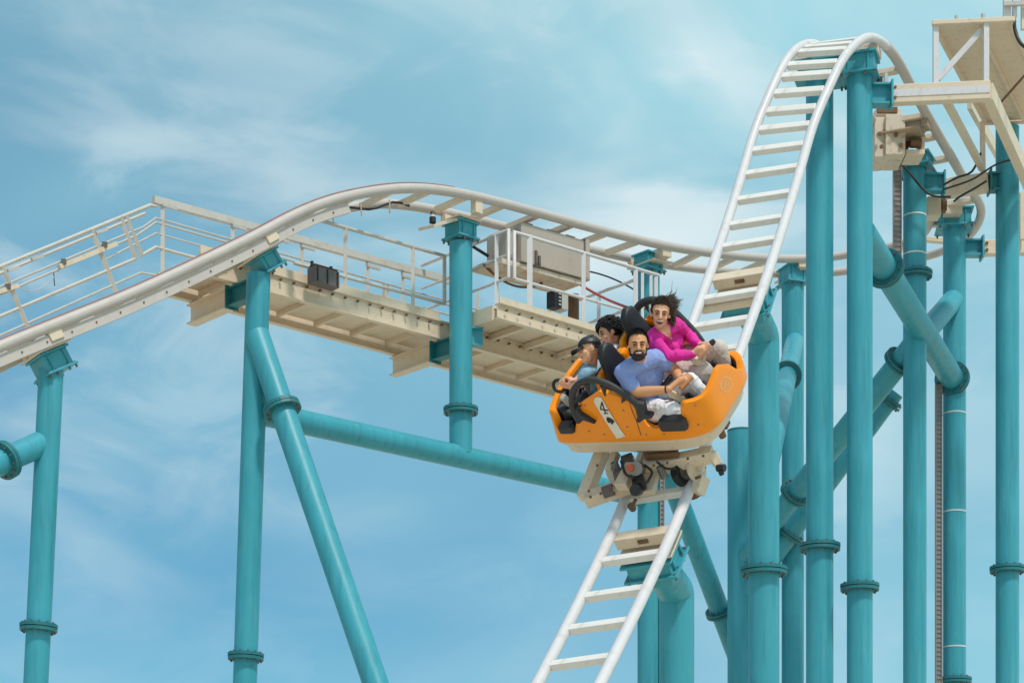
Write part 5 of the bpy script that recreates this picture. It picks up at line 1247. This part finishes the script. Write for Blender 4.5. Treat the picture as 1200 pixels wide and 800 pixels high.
for i in range(NN + 1):
    t = pi / 2 * i / NN
    for j in range(MM): p = 2 * pi * j / MM; vs.append(cc + f_ * a * sin(t) * cos(p) + l_ * b * sin(t) * sin(p) + u_ * d * cos(t))
for j in range(MM): p = 2 * pi * j / MM; vs.append(cc + f_ * a * .9 * cos(p) + l_ * b * .9 * sin(p))
mb.add(vs, [(i * MM + j, i * MM + (j + 1) % MM, (i + 1) * MM + (j + 1) % MM, (i + 1) * MM + j) for i in range(NN + 1) for j in range(MM)], True)
cap_ = part('cap', mb, BLACK, boy)
mb = MB(); m_c = P(.075, 0, .034); vs = []; K = 12
for lay in (0, -.008):
    for r_q in (0, 1):
        for j in range(K + 1):
            a_q = -1.15 + 2.3 * j / K; x_q = (.0 + .085 * r_q) * cos(a_q * .75); vs.append(m_c + f_ * x_q + l_ * sin(a_q) * .074 + u_ * (lay - .028 * r_q - .014 * a_q * a_q))
n1 = K + 1
fs = [(j, j + 1, n1 + j + 1, n1 + j) for j in range(K)] + [(2 * n1 + n1 + j, 2 * n1 + n1 + j + 1, 2 * n1 + j + 1, 2 * n1 + j) for j in range(K)] + [(n1 + j, n1 + j + 1, 3 * n1 + j + 1, 3 * n1 + j) for j in range(K)] + [(2 * n1 + j, 2 * n1 + j + 1, j + 1, j) for j in range(K)]
mb.add(vs, fs, True); part('visor', mb, BLACK, cap_)
localise(boy)

# child with curly black hair in the far rear seat
kid = person('child with bushy curly black hair and a white shirt, far rear seat, head bent down', 730, 430, .22)
B = Body(); hc = loc(714, 391, y=.20); nk = loc(722, 405, y=.22); pel = loc(732, 432, y=.22)
fw = C3 @ V((-1, -.36, -.35)); P, A3 = head(B, hc, fw, UPW + C3 @ V((-.25, 0, 0)), 0, .92, .92)
B.c(nk, hc + V((.03, 0, -.05)), .042, .044, 0); B.c(pel + V((0, .07, 0)), pel + V((0, -.07, 0)), .09, .09, 2); B.chain([pel, pel.lerp(nk, .6), nk + V((0, 0, -.05))], [.10, .105, .09], 1)
shR, elR, wrR = loc(715, 414, y=.09), loc(708, 428, y=.06), loc(696, 434, y=.08)
shL, elL, wrL = loc(734, 400, y=.34), loc(722, 412, y=.40), loc(706, 420, y=.32)
B.c(shR.lerp(shL, .15), shR.lerp(shL, .85), .062, .062, 1); limb(B, shR, elR, wrR, .042, 1, 0, .5); limb(B, shL, elL, wrL, .042, 1, 0, .5)
for wr_, fl in ((wrR, 1), (wrL, 1)): hand(B, wr_ + V((-.05, .03, .0)), wr_ + V((-.05, -.05, .02)), wr_, 0, .8, fl, .5)
for sgn in (-1, 1): kk = pel + V((-.27, .09 * sgn, .06)); B.c(pel + V((-.03, .07 * sgn, 0)), kk, .075, .06, 2); B.c(kk, kk + V((-.12, 0, -.2)), .055, .042, 2)
B.build([SKIN2, WHT, DARKC], kid)
face_bits(P, A3, kid, HAIRB, .92, .8, .3); f_, l_, u_ = A3
mb = MB(); rnd = random.Random(4); k = 0
while k < 2600:
    z = rnd.uniform(-1, 1); p = rnd.uniform(0, 2 * pi); q = (math.sqrt(1 - z * z) * cos(p), math.sqrt(1 - z * z) * sin(p), z)
    if q[2] < -.22 + .60 * q[0] or q[2] < -.80: continue
    k += 1; rr = rnd.uniform(.84, 1.12); c = P(-.02 + q[0] * .122 * rr, q[1] * .112 * rr, .036 + q[2] * .118 * rr); r_h = rnd.uniform(.0035, .008)
    mb.ell(c, f_ * r_h, l_ * r_h, u_ * r_h, 4, 5)
mb.ell(P(-.03, 0, .045), f_ * .095, l_ * .088, u_ * .095); part('curly_hair', mb, HAIRB, kid)
localise(kid)
